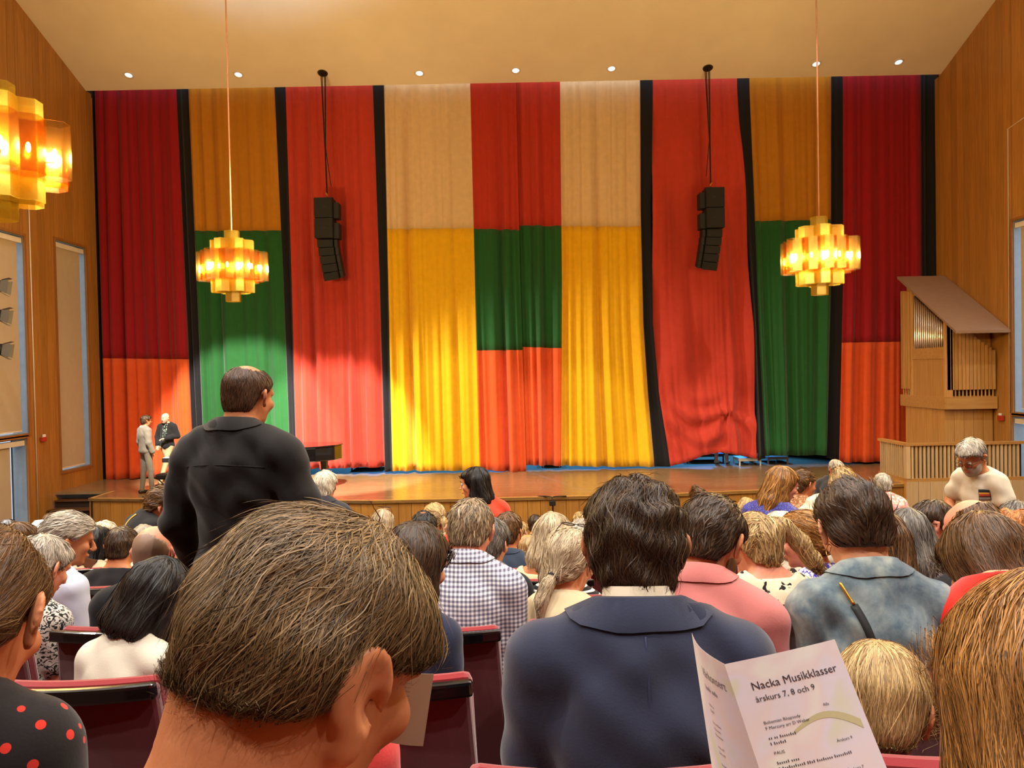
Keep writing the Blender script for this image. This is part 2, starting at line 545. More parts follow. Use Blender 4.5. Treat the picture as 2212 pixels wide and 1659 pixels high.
# side steps up to the stage, left
M_step = wood('dark_step_wood', (74, 44, 22), (104, 66, 34), 'X', 0.4)
st = tag(empty('stage_steps', (XL + 0.04, 16.25, HALL_Z)), 'dark wooden steps leading up to the stage beside the left wall', 'steps')
for k in range(6):
    z1 = (k + 1) * (-HALL_Z) / 7.0
    MB().box(0.0, 1.22, 0.16 + k * 0.28, 1.6, z1 - (-HALL_Z) / 7.0, z1 - 0.03).build('riser', M_gap, st)
    MB().box(0.0, 1.22, 0.12 + k * 0.28, 0.46 + k * 0.28, z1 - 0.03, z1).build('tread', M_step, st)

# recessed downlights at the front edge of the ceiling
M_lamp = glow('downlight_lamp', (205, 228, 238), 1.1)
slope_rot = math.atan(CEIL_SLOPE)
DL = [(278, 162), (515, 161), (906, 158), (1114, 152), (1321, 148), (1763, 138), (1941, 134)]
dl0 = None
DLAB = ['leftmost of the seven recessed downlights above the dark red curtain', 'recessed downlight above the left ochre curtain panel',
        'recessed downlight above the left beige curtain panel', 'recessed downlight above the centre seam of the curtain',
        'recessed downlight above the right beige curtain panel', 'recessed downlight behind the right lamp cord',
        'rightmost of the seven recessed downlights near the right wall']
for (px, py), lab in zip(DL, DLAB):
    p = on_ceiling(px, py)
    if dl0 is None:
        dl0 = empty('recessed_downlight')
        ring = MB(); ring.lathe([(0.075, 0.02), (0.075, -0.012), (0.105, -0.012), (0.11, 0.0)], 24); ring.build('trim_ring', M_white, dl0, True)
        MB().lathe([(0.0, -0.002), (0.075, -0.002)], 24).build('lamp_face', M_lamp, dl0)
        o = dl0
    else:
        o = copy_tree(dl0)
    tag(o, lab, 'downlight', 'downlights along the front of the ceiling')
    o.location = p; o.rotation_euler = (-slope_rot, 0, 0); o.scale = (1.2, 1.2, 1.0)
for i, (x, y) in enumerate(ADDED_DOWNLIGHTS):  # out of view fittings added to go with the extra audience beams
    o = copy_tree(dl0); o.location = (x, y, CEIL_FLAT_Z); o.rotation_euler = (0, 0, 0)
    tag(o, 'added unseen downlight above the audience, %s in the %s row from the back' % (('leftmost', 'second from left', 'second from right', 'rightmost')[i % 4], ('first', 'second', 'third', 'fourth')[i // 4]), 'downlight', 'added downlights above the audience')
# ================================================================== stage curtain
CUR_Y = 20.0
ZTOP = CEIL_Z + 0.55
def bx_line(pts):
    """a vertical seam given as pixels down the photograph -> function z -> x"""
    w = [P(px, py, CUR_Y) for px, py in pts]
    zs = np.array([p.z for p in w])[::-1]; xs = np.array([p.x for p in w])[::-1]
    return lambda z: np.interp(z, zs, xs)
def L3(a, b, c, y=(190, 600, 1010)): return bx_line([(a, y[0]), (b, y[1]), (c, y[2])])
BL = [L3(203, 213, 223), L3(380, 398, 417), L3(407, 424, 441), L3(593, 612, 628), L3(617, 630, 641), L3(805, 820, 831),
      L3(830, 839, 848), L3(1016, 1026, 1037), L3(1115, 1124, 1137), L3(1210, 1214, 1212),
      bx_line([(1385, 190), (1386, 450), (1392, 700), (1402, 850), (1416, 1008)]),
      bx_line([(1412, 190), (1409, 450), (1412, 700), (1425, 850), (1450, 1008)]),
      bx_line([(1595, 190), (1612, 450), (1630, 700), (1637, 990)]), bx_line([(1622, 190), (1633, 450), (1642, 700), (1657, 990)]),
      L3(1800, 1800, 1790), L3(1825, 1825, 1815), L3(1995, 1998, 1999), L3(2021, 2023, 2026)]
def zat(px, py): return P(px, py, CUR_Y).z
KN = P(1575, 890, CUR_Y)      # the gathered knot in the lifted panel
_r = np.random.default_rng(3)
LAM = [0.62, 0.41, 0.29, 0.205, 0.13]; AMP = [0.085, 0.075, 0.060, 0.034, 0.012]
PHI = _r.uniform(0, 6.28, 5); DRF = _r.uniform(-1.2, 1.2, 5)
def fold(s, z, calm):
    """depth of the folds along the curtain: s across, z up"""
    v = np.clip((ZTOP - z) / ZTOP, 0, 1)
    amp = 0.35 + 0.75 * v
    out = np.zeros_like(s)
    env = 0.65 + 0.35 * np.sin(s * 1.7 + 0.6) * np.sin(s * 0.53 + 2)
    for l, a, p, d in zip(LAM, AMP, PHI, DRF):
        w = s * (2 * PI / l) + p + d * v + 0.9 * np.sin(s * 1.3 + p)
        q = np.sin(w)
        out += a * (q + 0.25 * np.sin(2 * w + 0.5)) * (amp if a > 0.02 else 0.8)
    out *= env
    out += 0.012 * np.sin(s * 2 * PI / 0.055 + np.sin(s * 9)) * np.clip(1.15 - v * 1.6, 0, 1)
    return out * calm
def swag(x, z):
    """extra shape of the lifted panel: folds running into the knot"""
    dx, dz = x - KN.x, z - KN.z
    r = np.sqrt(dx * dx + dz * dz) + 1e-4
    th = np.arctan2(dx, -dz)
    near = np.exp(-(r / 0.55) ** 2)
    low = np.clip((KN.z + 0.15 - z) / 0.4, 0, 1)
    d = 0.16 * np.exp(-(r / 0.10) ** 2)
    d += 0.16 * np.sin(th * 7.0) * np.exp(-r / 0.75) * np.clip(r / 0.12, 0, 1) * low
    # hanging loops between the left seam and the knot
    loop = dz + 0.55 * np.sin(np.clip((dx + 1.6) / 1.6, 0, 1) * PI) * 0.9 + 0.25 * dx
    msk = np.clip((0.9 - np.abs(dz + 0.35)) / 0.6, 0, 1) * np.clip(-dx / 0.15, 0, 1) * np.clip((dx + 1.65) / 0.3, 0, 1)
    d += 0.085 * np.sin(loop * 11.0) * msk
    # long diagonal drag folds higher up
    up = np.clip((z - KN.z - 0.4) / 1.0, 0, 1)
    d += 0.08 * np.sin(dx * 5.0 + dz * 0.9 + 0.4 * np.sin(dz * 1.1)) * up * np.clip((9.6 - z) / 1.2, 0, 1)
    d += 0.08 * np.sin(dx * 3.2 - dz * 1.2 + 1.0) * up * np.clip((9.6 - z) / 1.2, 0, 1)
    d -= 0.10 * np.exp(-((dx - 0.55) / 0.35) ** 2) * np.exp(-((dz - 0.2) / 0.5) ** 2)
    return d
def panel(name, L, R, z1f, z0f, mat, parent, label=None, lifted=False, ygap=0.0, calm=1.0, dx=0.025, nz=None):
    """one sewn piece of cloth between seams L and R from z1 down to z0 (each may vary along the width)"""
    zt = np.mean(z1f); zb = np.mean(z0f)
    wid = float(R(0.5 * (zt + zb)) - L(0.5 * (zt + zb)))
    nx = max(4, int(wid / dx)); nz = nz or max(8, int((zt - zb) / (0.11 if lifted else 0.22)))
    u = np.linspace(0, 1, nx + 1); v = np.linspace(0, 1, nz + 1)
    U, V = np.meshgrid(u, v)
    z1 = np.interp(U, np.linspace(0, 1, len(z1f)), z1f); z0 = np.interp(U, np.linspace(0, 1, len(z0f)), z0f)
    Z = z1 + (z0 - z1) * V
    Xl, Xr = L(Z), R(Z)
    X = Xl + (Xr - Xl) * U
    s = L(np.full_like(Z, 5.0)) * (1 - U) + R(np.full_like(Z, 5.0)) * U
    Y = CUR_Y - fold(s, Z, 0.35 if lifted else calm)
    if lifted:
        Y -= swag(X, Z)
        dxk, dzk = X - KN.x, Z - KN.z
        pull = 0.35 * np.exp(-(dxk ** 2 + dzk ** 2) / 0.10)
        X = X - dxk * pull; Z = Z - dzk * pull
    Y = Y + ygap * (1 if np.isscalar(ygap) else 1)
    verts = np.stack([X, Y, Z], -1).reshape(-1, 3)
    idx = np.arange((nx + 1) * (nz + 1)).reshape(nz + 1, nx + 1)
    a, b, c, d = idx[:-1, :-1].ravel(), idx[:-1, 1:].ravel(), idx[1:, 1:].ravel(), idx[1:, :-1].ravel()
    me = bpy.data.meshes.new(name)
    me.from_pydata(verts.tolist(), [], np.stack([d, c, b, a], -1).tolist())
    o = link_mesh(name, me, mat, parent, smooth=True)
    so = o.modifiers.new('thickness', 'SOLIDIFY'); so.thickness = 0.006; so.offset = 1
    if label: o['label'] = label
    return o
def cc(name, rgb, **k): return cloth('curtain_' + name, rgb, 0.85, 0.15, 160, 0.05, 0.1)
C_dred, C_orange, C_ochre, C_green = cc('dark_red', (146, 18, 30)), cc('orange', (214, 84, 34)), cc('ochre', (180, 118, 26)), cc('green', (32, 86, 40))
C_red, C_beige, C_yellow, C_black = cc('red_orange', (184, 58, 42)), cc('beige', (216, 184, 144)), cc('yellow', (226, 172, 16)), cc('black', (24, 22, 26))
C_cred = cc('centre_red', (180, 50, 34))
cl = tag(empty('stage_curtain', (-4.9, CUR_Y, ZTOP)), 'left half of the stage curtain from dark red to the centre seam', 'curtain', 'halves of the colour blocked stage curtain')
cr = tag(empty('stage_curtain', (5.5, CUR_Y, ZTOP)), 'right half of the stage curtain with one panel gathered up in a knot', 'curtain', 'halves of the colour blocked stage curtain')
def PN(L, R, tops, cols, bots, parent, labs, calm=1.0, lifted=False):
    zs = [[ZTOP]] + tops + [bots]
    for k, m in enumerate(cols):
        o = panel('cloth_panel', BL[L], BL[R], zs[k], zs[k + 1], m, parent, labs[k] if labs else None, lifted, calm=calm)
    # move panels into the local space of their curtain
def zl(*pp): return [zat(px, py) for px, py in pp]
PN(0, 1, [zl((215, 774), (412, 776))], [C_dred, C_orange], zl((222, 1037), (415, 1026)), cl, ['dark red upper cloth', 'orange lower cloth'])
PN(1, 2, [], [C_black], zl((415, 1020), (441, 1018)), cl, ['black dividing strip'])
PN(2, 3, [zl((420, 499), (606, 498))], [C_ochre, C_green], zl((441, 1016), (628, 1008)), cl, ['ochre upper cloth', 'green lower cloth'])
PN(3, 4, [], [C_black], zl((628, 1014), (641, 1014)), cl, ['black dividing strip'])
PN(4, 5, [], [C_red], zl((641, 1013), (700, 1013), (760, 1010), (831, 1009)), cl, ['orange red cloth'])
PN(5, 6, [], [C_black], zl((831, 1019), (848, 1019)), cl, ['black dividing strip'])
PN(6, 7, [zl((840, 495), (1022, 493))], [C_beige, C_yellow], zl((848, 1017), (1037, 1017)), cl, ['beige upper cloth', 'yellow lower cloth'])
PN(7, 8, [zl((1022, 494), (1122, 497)), zl((1030, 757), (1133, 756))], [C_cred, C_green, C_orange], zl((1037, 1014), (1100, 1018), (1137, 1021)), cl,
   ['red upper cloth', 'green middle cloth', 'orange lower cloth'])
PN(8, 9, [zl((1122, 485), (1214, 487)), zl((1133, 749), (1214, 752))], [C_cred, C_green, C_orange], zl((1137, 1006), (1212, 1007)), cr,
   ['red upper cloth', 'green middle cloth', 'orange lower cloth'])
PN(9, 10, [zl((1214, 487), (1388, 488))], [C_beige, C_yellow], zl((1212, 1007), (1300, 1010), (1416, 1009)), cr, ['beige upper cloth', 'yellow lower cloth'])
PN(10, 11, [], [C_black], zl((1416, 1010), (1450, 1009)), cr, ['black dividing strip'], 0.6)
PN(11, 12, [], [C_red], zl((1450, 1008), (1500, 999), (1545, 984), (1572, 978), (1600, 984), (1637, 992)), cr, ['orange red cloth lifted and gathered'], lifted=True)
PN(12, 13, [], [C_black], zl((1637, 996), (1657, 992)), cr, ['black dividing strip'], 0.6)
PN(13, 14, [zl((1635, 476), (1800, 473))], [C_ochre, C_green], zl((1657, 986), (1790, 984)), cr, ['ochre upper cloth', 'green lower cloth'])
PN(14, 15, [], [C_black], zl((1790, 992), (1815, 992)), cr, ['black dividing strip'])
PN(15, 16, [zl((1820, 740), (1998, 737))], [C_dred, C_orange], zl((1815, 1000), (1999, 998)), cr, ['dark red upper cloth', 'orange lower cloth'])
PN(16, 17, [], [C_black], zl((1999, 1000), (2026, 1000)), cr, ['black end strip'])
for c in (cl, cr):
    inv = Matrix.Translation(-c.location)
    for ch in c.children:
        ch.data.transform(inv)
cr.location.y += 0.11
# curtain track hidden behind the ceiling edge
tag(MB().box(XL, XR, CUR_Y - 0.05, CUR_Y + 0.10, ZTOP + 0.02, ZTOP + 0.08).build('curtain_track', M_black), 'black curtain track at the ceiling edge above the stage', 'track')
# ================================================================== chandeliers of amber hexagonal tubes
def amber(name, tint, trans, rgb):
    t = NT(name)
    nt = t.t
    out = nt.nodes['Material Output']
    tr = t.n('ShaderNodeBsdfTransparent'); tr.inputs[0].default_value = (*tint, 1)
    tl = t.n('ShaderNodeBsdfTranslucent'); tl.inputs[0].default_value = (*rgb, 1)
    df = t.n('ShaderNodeBsdfDiffuse')
    n = t.noise(t.coords(), 14, 4)
    t.l(t.ramp(n, [(0.3, tuple(x * 0.7 for x in rgb)), (0.7, rgb)]), df.inputs[0])
    gl = t.n('ShaderNodeBsdfGlossy'); gl.inputs[1].default_value = 0.25; gl.inputs[0].default_value = (1, 0.8, 0.4, 1)
    m1 = t.n('ShaderNodeMixShader'); m1.inputs[0].default_value = 0.35; t.l(tl.outputs[0], m1.inputs[1]); t.l(df.outputs[0], m1.inputs[2])
    m2 = t.n('ShaderNodeMixShader'); m2.inputs[0].default_value = trans; t.l(m1.outputs[0], m2.inputs[1]); t.l(tr.outputs[0], m2.inputs[2])
    m3 = t.n('ShaderNodeMixShader'); m3.inputs[0].default_value = 0.08; t.l(m2.outputs[0], m3.inputs[1]); t.l(gl.outputs[0], m3.inputs[2])
    t.l(m3.outputs[0], out.inputs[0])
    return t.m
M_amber = amber('amber_acrylic', (1.0, 0.97, 0.88), 0.50, (0.40, 0.25, 0.02))
M_amber_clear = amber('smoky_amber_acrylic', (0.88, 0.70, 0.42), 0.992, (0.22, 0.10, 0.01))
M_bulb = glow('warm_bulb', (255, 214, 120), 60.0)
M_cordc = plain('lamp_cord', (214, 140, 90), 0.6)
def hex_tube(rad, z0, z1, th=0.008):
    mb = MB(); v = []
    for (r, z) in ((rad, z0), (rad, z1), (rad - th, z1), (rad - th, z0)):
        for k in range(6):
            q = PI / 6 + k * PI / 3
            v.append((r * math.cos(q), r * math.sin(q), z))
    f = []
    for j in range(4):
        for k in range(6):
            f.append((j * 6 + k, j * 6 + (k + 1) % 6, ((j + 1) % 4) * 6 + (k + 1) % 6, ((j + 1) % 4) * 6 + k))
    return mb.add(v, f)
def make_chandelier():
    c = empty('chandelier')
    W = 0.248; rad = W / math.sqrt(3) - 0.003
    mids = [hex_tube(rad, -0.64, 0.64).mesh('hexagon_tube'), hex_tube(rad, -0.47, 0.47).mesh('hexagon_tube'), hex_tube(rad, -0.26, 0.26).mesh('hexagon_tube')]
    mids[0].materials.append(M_amber); mids[1].materials.append(M_amber); mids[2].materials.append(M_amber_clear)
    def put(me, x, y):
        o = link_mesh('hexagon_tube', me, None, c, (x, y, 0))
    put(mids[0], 0, 0)
    bm = MB().ball((0, 0, 0), (0.022, 0.022, 0.05), 10, 8).mesh('bulb'); bm.materials.append(M_bulb)
    for k in range(6):
        q = k * PI / 3
        put(mids[1], W * math.cos(q), W * math.sin(q))
        put(mids[2], 2 * W * math.cos(q), 2 * W * math.sin(q))
        q2 = q + PI / 6
        x2, y2 = W * math.sqrt(3) * math.cos(q2), W * math.sqrt(3) * math.sin(q2)
        put(mids[2], x2, y2)
        link_mesh('bulb', bm, None, c, (x2, y2, -0.02), True)
        link_mesh('bulb', bm, None, c, (2 * W * math.cos(q), 2 * W * math.sin(q), -0.02), True)
    fr = MB()
    for k in range(3):
        q = k * PI / 3
        fr.tube([(-0.5 * math.cos(q), -0.5 * math.sin(q), -0.10), (0.5 * math.cos(q), 0.5 * math.sin(q), -0.10)], 0.006, 6)
    fr.tube([(0, 0, -0.1), (0, 0, 0.66)], 0.008, 6)
    fr.build('carrier_frame', M_brass, c)
    return c
CH = [(-5.03, 14.0, 4.62, 8, 'amber hexagonal chandelier hanging before the left green curtain panel'),
      (5.10, 12.7, 4.42, 22, 'amber hexagonal chandelier hanging before the right green curtain panel'),
      (-4.76, 7.25, 4.78, 4, 'large near amber chandelier cut off by the left picture edge'),
      (5.24, 6.72, 4.80, 14, 'amber chandelier barely peeking in at the right picture edge')]
ch0 = make_chandelier()
for i, (x, y, z, a, lab) in enumerate(CH):
    o = ch0 if i == 0 else copy_tree(ch0)
    o.location = (x, y, z); o.rotation_euler = (0, 0, math.radians(a))
    tag(o, lab, 'chandelier', 'amber hexagonal chandeliers')
    zc = ceil_z(y)
    MB().tube([(0, 0, 0.64), (0, 0, zc - z)], 0.012, 6).build('cord', M_cordc, o)
    W = 0.248
    for k in range(6):
        q = k * PI / 3 + math.radians(a)
        l = add_light('chandelier_bulb_light', 'POINT', (x + 2 * W * math.cos(q), y + 2 * W * math.sin(q), z - 0.02), 430, (0.76, 0.93, 1.0), shadow_soft_size=0.055)
        l.data.use_shadow = True

# ================================================================== hanging loudspeaker columns
M_spk = plain('speaker_black', (16, 15, 15), 0.7)
M_grille = plain('speaker_grille', (24, 22, 21), 0.85)
def speaker_cluster(px, holepx, mirror, lab):
    top = P(px, 430 if mirror > 0 else 408, 19.3)
    root = tag(empty('hanging_loudspeaker', (top.x, 19.3, top.z)), lab, 'loudspeaker', 'hanging loudspeaker columns')
    for k in range(2):
        z1 = -k * 0.505 - 0.01; z0 = z1 - 0.49
        b = MB(); b.box(-0.27, 0.18, -0.25, 0.25, z0, z1)
        c = b.build('speaker_box', M_spk, root, bevel=0.012)
        MB().box(-0.255, 0.165, -0.262, -0.25, z0 + 0.03, z1 - 0.03).build('grille', M_grille, c)
        MB().box(-0.05, 0.03, -0.272, -0.262, (z0 + z1) / 2 - 0.015, (z0 + z1) / 2 + 0.015).build('badge', M_black, c)
        MB().box(0.18 * 1.0, 0.31, -0.12, 0.2, z0 - 0.0, z1 - 0.1).build('side_frame', M_spk, root, bevel=0.01)
    z = -1.03; yo = 0.0
    for k in range(5):
        h = 0.19; a = math.radians(3 + 5 * k)
        b = MB(); b.box(-0.24, 0.14, -0.2, 0.2, -h, 0); b.box(0.16, 0.24, -0.12, 0.18, -h, 0)
        c = b.build('speaker_box', M_spk, root, bevel=0.008)
        c.location = (0.02 + 0.022 * k, yo, z); c.rotation_euler = (a * 0.8, -a * 0.35, 0)
        g = MB().box(-0.23, 0.13, -0.212, -0.2, -h + 0.012, -0.012).build('grille', M_grille, c)
        z -= h * 0.99; yo += 0.012 * k
    if mirror < 0:
        root.scale = (-1, 1, 1)
    fr = MB(); fr.box(-0.16, 0.16, -0.05, 0.05, 0.0, 0.03); fr.build('flying_frame', M_black, root)
    hk = MB(); hk.tube([(0, 0, 0.03), (0.02, 0, 0.07), (0.0, 0, 0.12), (-0.02, 0, 0.15)], 0.018, 6)
    hk.build('hook', plain('hook_yellow', (190, 130, 20), 0.4), root, True)
    hole = on_ceiling(*holepx)
    r = hole - Vector(root.location); r.x *= mirror
    rp = MB()
    for j, dx in enumerate((-0.03, -0.01, 0.03, 0.05)):
        sx = (0.0, 0.0, 0.02, 0.12)[j]
        rp.tube([(r.x + dx * 1.5, r.y, r.z), (r.x * 0.35 + dx * 0.3, r.y * 0.4, r.z * 0.4), (sx, 0, 0.30 if j == 3 else 0.13)], 0.011, 5)
    rp.build('hoist_cables', M_black, root)
    d = empty('ceiling_cable_hole', hole); d.rotation_euler = (-slope_rot, 0, 0)
    MB().lathe([(0, -0.004), (0.10, -0.004), (0.115, 0.0)], 20).build('dark_cover', M_black, d)
    MB().lathe([(0.10, -0.006), (0.125, -0.010), (0.13, 0.0)], 20).build('rim', plain('hole_rim', (70, 60, 50), 0.6), d)
    tag(d, 'dark round cable hole in the ceiling above the %s loudspeaker' % ('left' if mirror > 0 else 'right'), 'cable hole')
speaker_cluster(706, (697, 158), 1, 'black loudspeaker column hanging before the left orange red panel')
speaker_cluster(1536, (1529, 147), -1, 'black loudspeaker column hanging before the lifted red panel')

# ================================================================== organ at the right wall
M_tin = plain('organ_tin', (215, 205, 190), 0.28, metal=0.95)
M_oroof = plain('organ_roof_brown', (150, 120, 98), 0.7, vary=0.04)
og = tag(empty('pipe_organ', (9.87, 17.5, 0)), 'wall mounted pipe organ of pale oak with sloping brown roof', 'organ')
OX, OYB = XR - 9.87 - 0.03, 2.0                       # local: x 0..OX, y 0..2 (back)
def roof_z(y): return 3.62 + (y + 0.0) * (4.80 - 3.62) / 2.0
MB().hexa([(-0.05, -0.5, roof_z(-0.5) - 0.06), (OX, -0.5, roof_z(-0.5) - 0.06), (OX, 2.05, roof_z(2.05) - 0.06), (-0.05, 2.05, roof_z(2.05) - 0.06),
           (-0.05, -0.5, roof_z(-0.5)), (OX, -0.5, roof_z(-0.5)), (OX, 2.05, roof_z(2.05)), (-0.05, 2.05, roof_z(2.05))]).build('roof', M_oroof, og)
# carcass: back box, base band
MB().box(0.05, OX, 0.1, 2.0, 1.58, 1.86).build('base_band', M_lightwood_x, og)
MB().box(0.0, OX, -0.02, 0.1, 1.56, 1.84).build('base_band', M_lightwood_x, og)
MB().box(-0.03, 0.05, 0.0, 2.0, 1.56, 1.84).build('base_band', M_lightwood_x, og)
MB().hexa([(0.16, 0.22, 1.86), (OX, 0.22, 1.86), (OX, 2.0, 1.86), (0.16, 2.0, 1.86),
           (0.16, 0.22, roof_z(0.22) - 0.08), (OX, 0.22, roof_z(0.22) - 0.08), (OX, 2.0, roof_z(2.0) - 0.08), (0.16, 2.0, roof_z(2.0) - 0.08)]).build('case', M_lightwood, og)
# left face: corner stiles, panel below the metal pipes, rail
def stile(y0, y1, x0=-0.02, x1=0.16):
    MB().hexa([(x0, y0, 1.84), (x1, y0, 1.84), (x1, y1, 1.84), (x0, y1, 1.84), (x0, y0, roof_z(y0) - 0.07), (x1, y0, roof_z(y0) - 0.07), (x1, y1, roof_z(y1) - 0.07), (x0, y1, roof_z(y1) - 0.07)]).build('stile', M_lightwood, og)
stile(0.0, 0.05); stile(1.42, 1.50)
MB().box(-0.01, 0.05, 0.05, 1.42, 1.84, 2.72).build('lower_panel', M_lightwood, og)
MB().box(-0.025, 0.06, 0.05, 1.42, 2.72, 2.98).build('rail', M_lightwood_x, og)
for k in range(15):
    y = 0.11 + k * 0.090; zt = roof_z(y) - 0.16
    pb = MB(); pb.lathe([(0.012, 2.98), (0.036, 3.16), (0.036, zt), (0.030, zt)], 10, (0.03, y, 0))
    pp = pb.build('metal_pipe', M_tin, og, True)
    MB().box(-0.002, 0.008, y - 0.014, y + 0.014, 3.16, 3.19).build('mouth', M_black, pp)
# wooden pipes on the far left part of the face and on the front
for k in range(4):
    y = 1.56 + k * 0.11
    pp = MB().box(-0.01, 0.07, y, y + 0.095, 1.99, roof_z(y) - 0.14 - 0.05 * k).build('wooden_pipe', M_lightwood, og)
    MB().tube([(0.03, y + 0.047, 1.84), (0.03, y + 0.047, 2.0)], 0.018, 8).build('pipe_foot', M_lightwood, pp)
zt0 = roof_z(-0.02) - 0.12
for k in range(13):
    x = 0.03 + k * (OX - 0.05) / 13; w_ = (OX - 0.05) / 13
    zt = zt0 - (0.0 if k < 4 else 0.10 + (k - 4) * 0.062)
    pp = MB().box(x + 0.006, x + w_ - 0.006, 0.0, 0.085, 2.0, zt).build('wooden_pipe', M_lightwood, og)
    MB().tube([(x + w_ / 2, 0.045, 1.84), (x + w_ / 2, 0.045, 2.0)], 0.017, 8).build('pipe_foot', M_lightwood, pp)
MB().box(0.03, OX, 0.088, 0.12, 2.10, 2.14).build('pipe_rack', M_lightwood_x, og)
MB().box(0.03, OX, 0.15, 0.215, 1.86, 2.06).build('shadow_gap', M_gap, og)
# panelled support below
sp = tag(empty('organ_support', (9.92, 17.65, 0)), 'plank clad support standing under the organ', 'support')
MB().box(0.03, XR - 9.92 - 0.03, 0.03, 1.75, 0.0, 1.56).build('core', M_gap, sp)
for k in range(7):
    MB().box(0.0, 0.03, 0.03 + k * 0.246, 0.03 + (k + 1) * 0.246 - 0.008, 0.0, 1.56).build('plank', M_lightwood, sp)
for k in range(5):
    w_ = (XR - 9.92 - 0.03) / 5
    MB().box(k * w_, (k + 1) * w_ - 0.008, 0.0, 0.03, 0.0, 1.56).build('plank', M_lightwood, sp)
# slatted balustrade in front
M_balu = wood('birch_slats', (190, 160, 118), (214, 186, 146), 'Z', 0.5)
bl = tag(empty('slatted_balustrade', (8.50, 16.6, -1.2)), 'pale slatted balustrade around the organ bay with panels below', 'balustrade')
BW = XR - 8.50 - 0.03
MB().box(0.06, BW, 0.08, 0.10, 1.33, 2.04).build('backing', M_gap, bl)
MB().box(0.08, 0.10, 0.10, 1.28, 1.33, 2.04).build('backing', M_gap, bl)
MB().box(-0.02, BW, -0.02, 0.10, 2.04, 2.10).build('top_rail', M_lightwood_x, bl)
MB().box(-0.02, 0.10, 0.10, 1.28, 2.04, 2.10).build('top_rail', M_lightwood_x, bl)
MB().box(0.0, BW, 0.0, 0.08, 1.26, 1.33).build('bottom_rail', M_lightwood_x, bl)
MB().box(0.0, 0.08, 0.08, 1.28, 1.26, 1.33).build('bottom_rail', M_lightwood_x, bl)
MB().box(-0.01, 0.08, -0.01, 0.08, 1.33, 2.04).build('corner_post', M_balu, bl)
MB().box(0.02, BW, 0.03, 0.09, 0.0, 1.26).build('backing', M_gap, bl)
n = int((BW - 0.1) / 0.088)
sm = MB().box(0, 0.046, 0.01, 0.06, 1.33, 2.04).mesh('slat'); sm.materials.append(M_balu)
for k in range(n):
    o = link_mesh('slat', sm, None, bl, (0.11 + k * 0.088, 0, 0))
sm2 = MB().box(0.01, 0.06, 0, 0.046, 1.33, 2.04).mesh('slat'); sm2.materials.append(M_balu)
for k in range(13):
    o = link_mesh('slat', sm2, None, bl, (0, 0.12 + k * 0.088, 0))
for k in range(10):
    w_ = BW / 10
    MB().box(k * w_ + 0.004, (k + 1) * w_ - 0.004, 0.0, 0.03, 0.0, 1.26).build('panel', M_balu, bl)
for k in range(5):
    MB().box(0.0, 0.03, 0.03 + k * 0.25, 0.03 + k * 0.25 + 0.242, 0.0, 1.26).build('panel', M_lightwood, bl)

# ================================================================== things on the stage
def grand_piano():
    g = tag(empty('grand_piano', (-6.35, 17.75, 0)), 'black lacquered grand piano on stage half hidden by the standing man', 'piano')
    # outline: keyboard at the left, tail to the right
    out = [(0, -0.72), (0.6, -0.72), (1.3, -0.66), (1.9, -0.48), (2.25, -0.15), (2.35, 0.2), (2.25, 0.52), (1.95, 0.68), (0, 0.74)]
    MB().prism(out, 0.66, 0.98).build('case', M_blackgloss, g, bevel=0.02)
    MB().prism([(x * 1.01 + 0.25 * (x < 0.1), y * 1.02) for x, y in out], 0.985, 1.01).build('lid', M_blackgloss, g, bevel=0.006)
    MB().box(-0.32, 0.02, -0.70, 0.72, 0.62, 0.72).build('key_bed', M_blackgloss, g, bevel=0.01)
    MB().box(-0.30, -0.15, -0.62, 0.64, 0.72, 0.74).build('keys', plain('ivory_keys', (235, 228, 210), 0.3), g)
    for (x, y) in ((0.05, -0.55), (0.05, 0.57), (1.95, 0.1)):
        lg = MB(); lg.tube([(x, y, 0.66), (x, y, 0.55), (x, y, 0.12)], [0.10, 0.085, 0.05], 8); l = lg.build('leg', M_blackgloss, g)
        MB().lathe([(0.0, 0.0), (0.04, 0.03), (0.04, 0.07), (0.0, 0.10)], 10, (x, y, 0)).build('castor', M_brass, l, True)
    ly = MB(); ly.box(0.25, 0.31, -0.12, -0.07, 0.12, 0.66); ly.box(0.25, 0.31, 0.07, 0.12, 0.12, 0.66); ly.box(0.2, 0.36, -0.16, 0.16, 0.08, 0.14)
    ly.build('pedal_lyre', M_blackgloss, g)
    return g
grand_piano()
# stage keyboard on an x stand, padded bench, chair back
kb = tag(empty('stage_keyboard', (P(357, 1000, 17.3).x, 17.3, 0)), 'stage keyboard with red top strip on a folding stand', 'keyboard')
MB().box(0.0, 1.10, -0.17, 0.17, 0.73, 0.83).build('case', M_black, kb, bevel=0.01)
MB().box(0.03, 1.07, 0.02, 0.165, 0.83, 0.845).build('control_strip', plain('strip_red', (150, 40, 34), 0.4), kb)
MB().box(0.03, 1.07, -0.175, 0.015, 0.83, 0.842).build('keys', plain('ivory_keys', (235, 228, 210), 0.3), kb)
for s in (-1, 1):
    st_ = MB(); st_.tube([(0.62 - s * 0.42, -0.1, 0.02), (0.62 + s * 0.42, -0.1, 0.73)], 0.02, 6); st_.tube([(0.62 - s * 0.42, 0.1, 0.02), (0.62 + s * 0.42, 0.1, 0.73)], 0.02, 6)
    st_.tube([(0.62 - s * 0.42, -0.28, 0.02), (0.62 - s * 0.42, 0.28, 0.02)], 0.02, 6)
    st_.build('stand_leg', M_black, kb)
bn = tag(empty('piano_bench', (P(368, 1040, 16.9).x, 16.9, 0)), 'black padded keyboard bench with crossed legs beside the stage keyboard', 'bench')
MB().box(-0.26, 0.26, -0.17, 0.17, 0.40, 0.52).build('padded_seat', plain('bench_leather', (22, 22, 24), 0.45), bn, bevel=0.03)
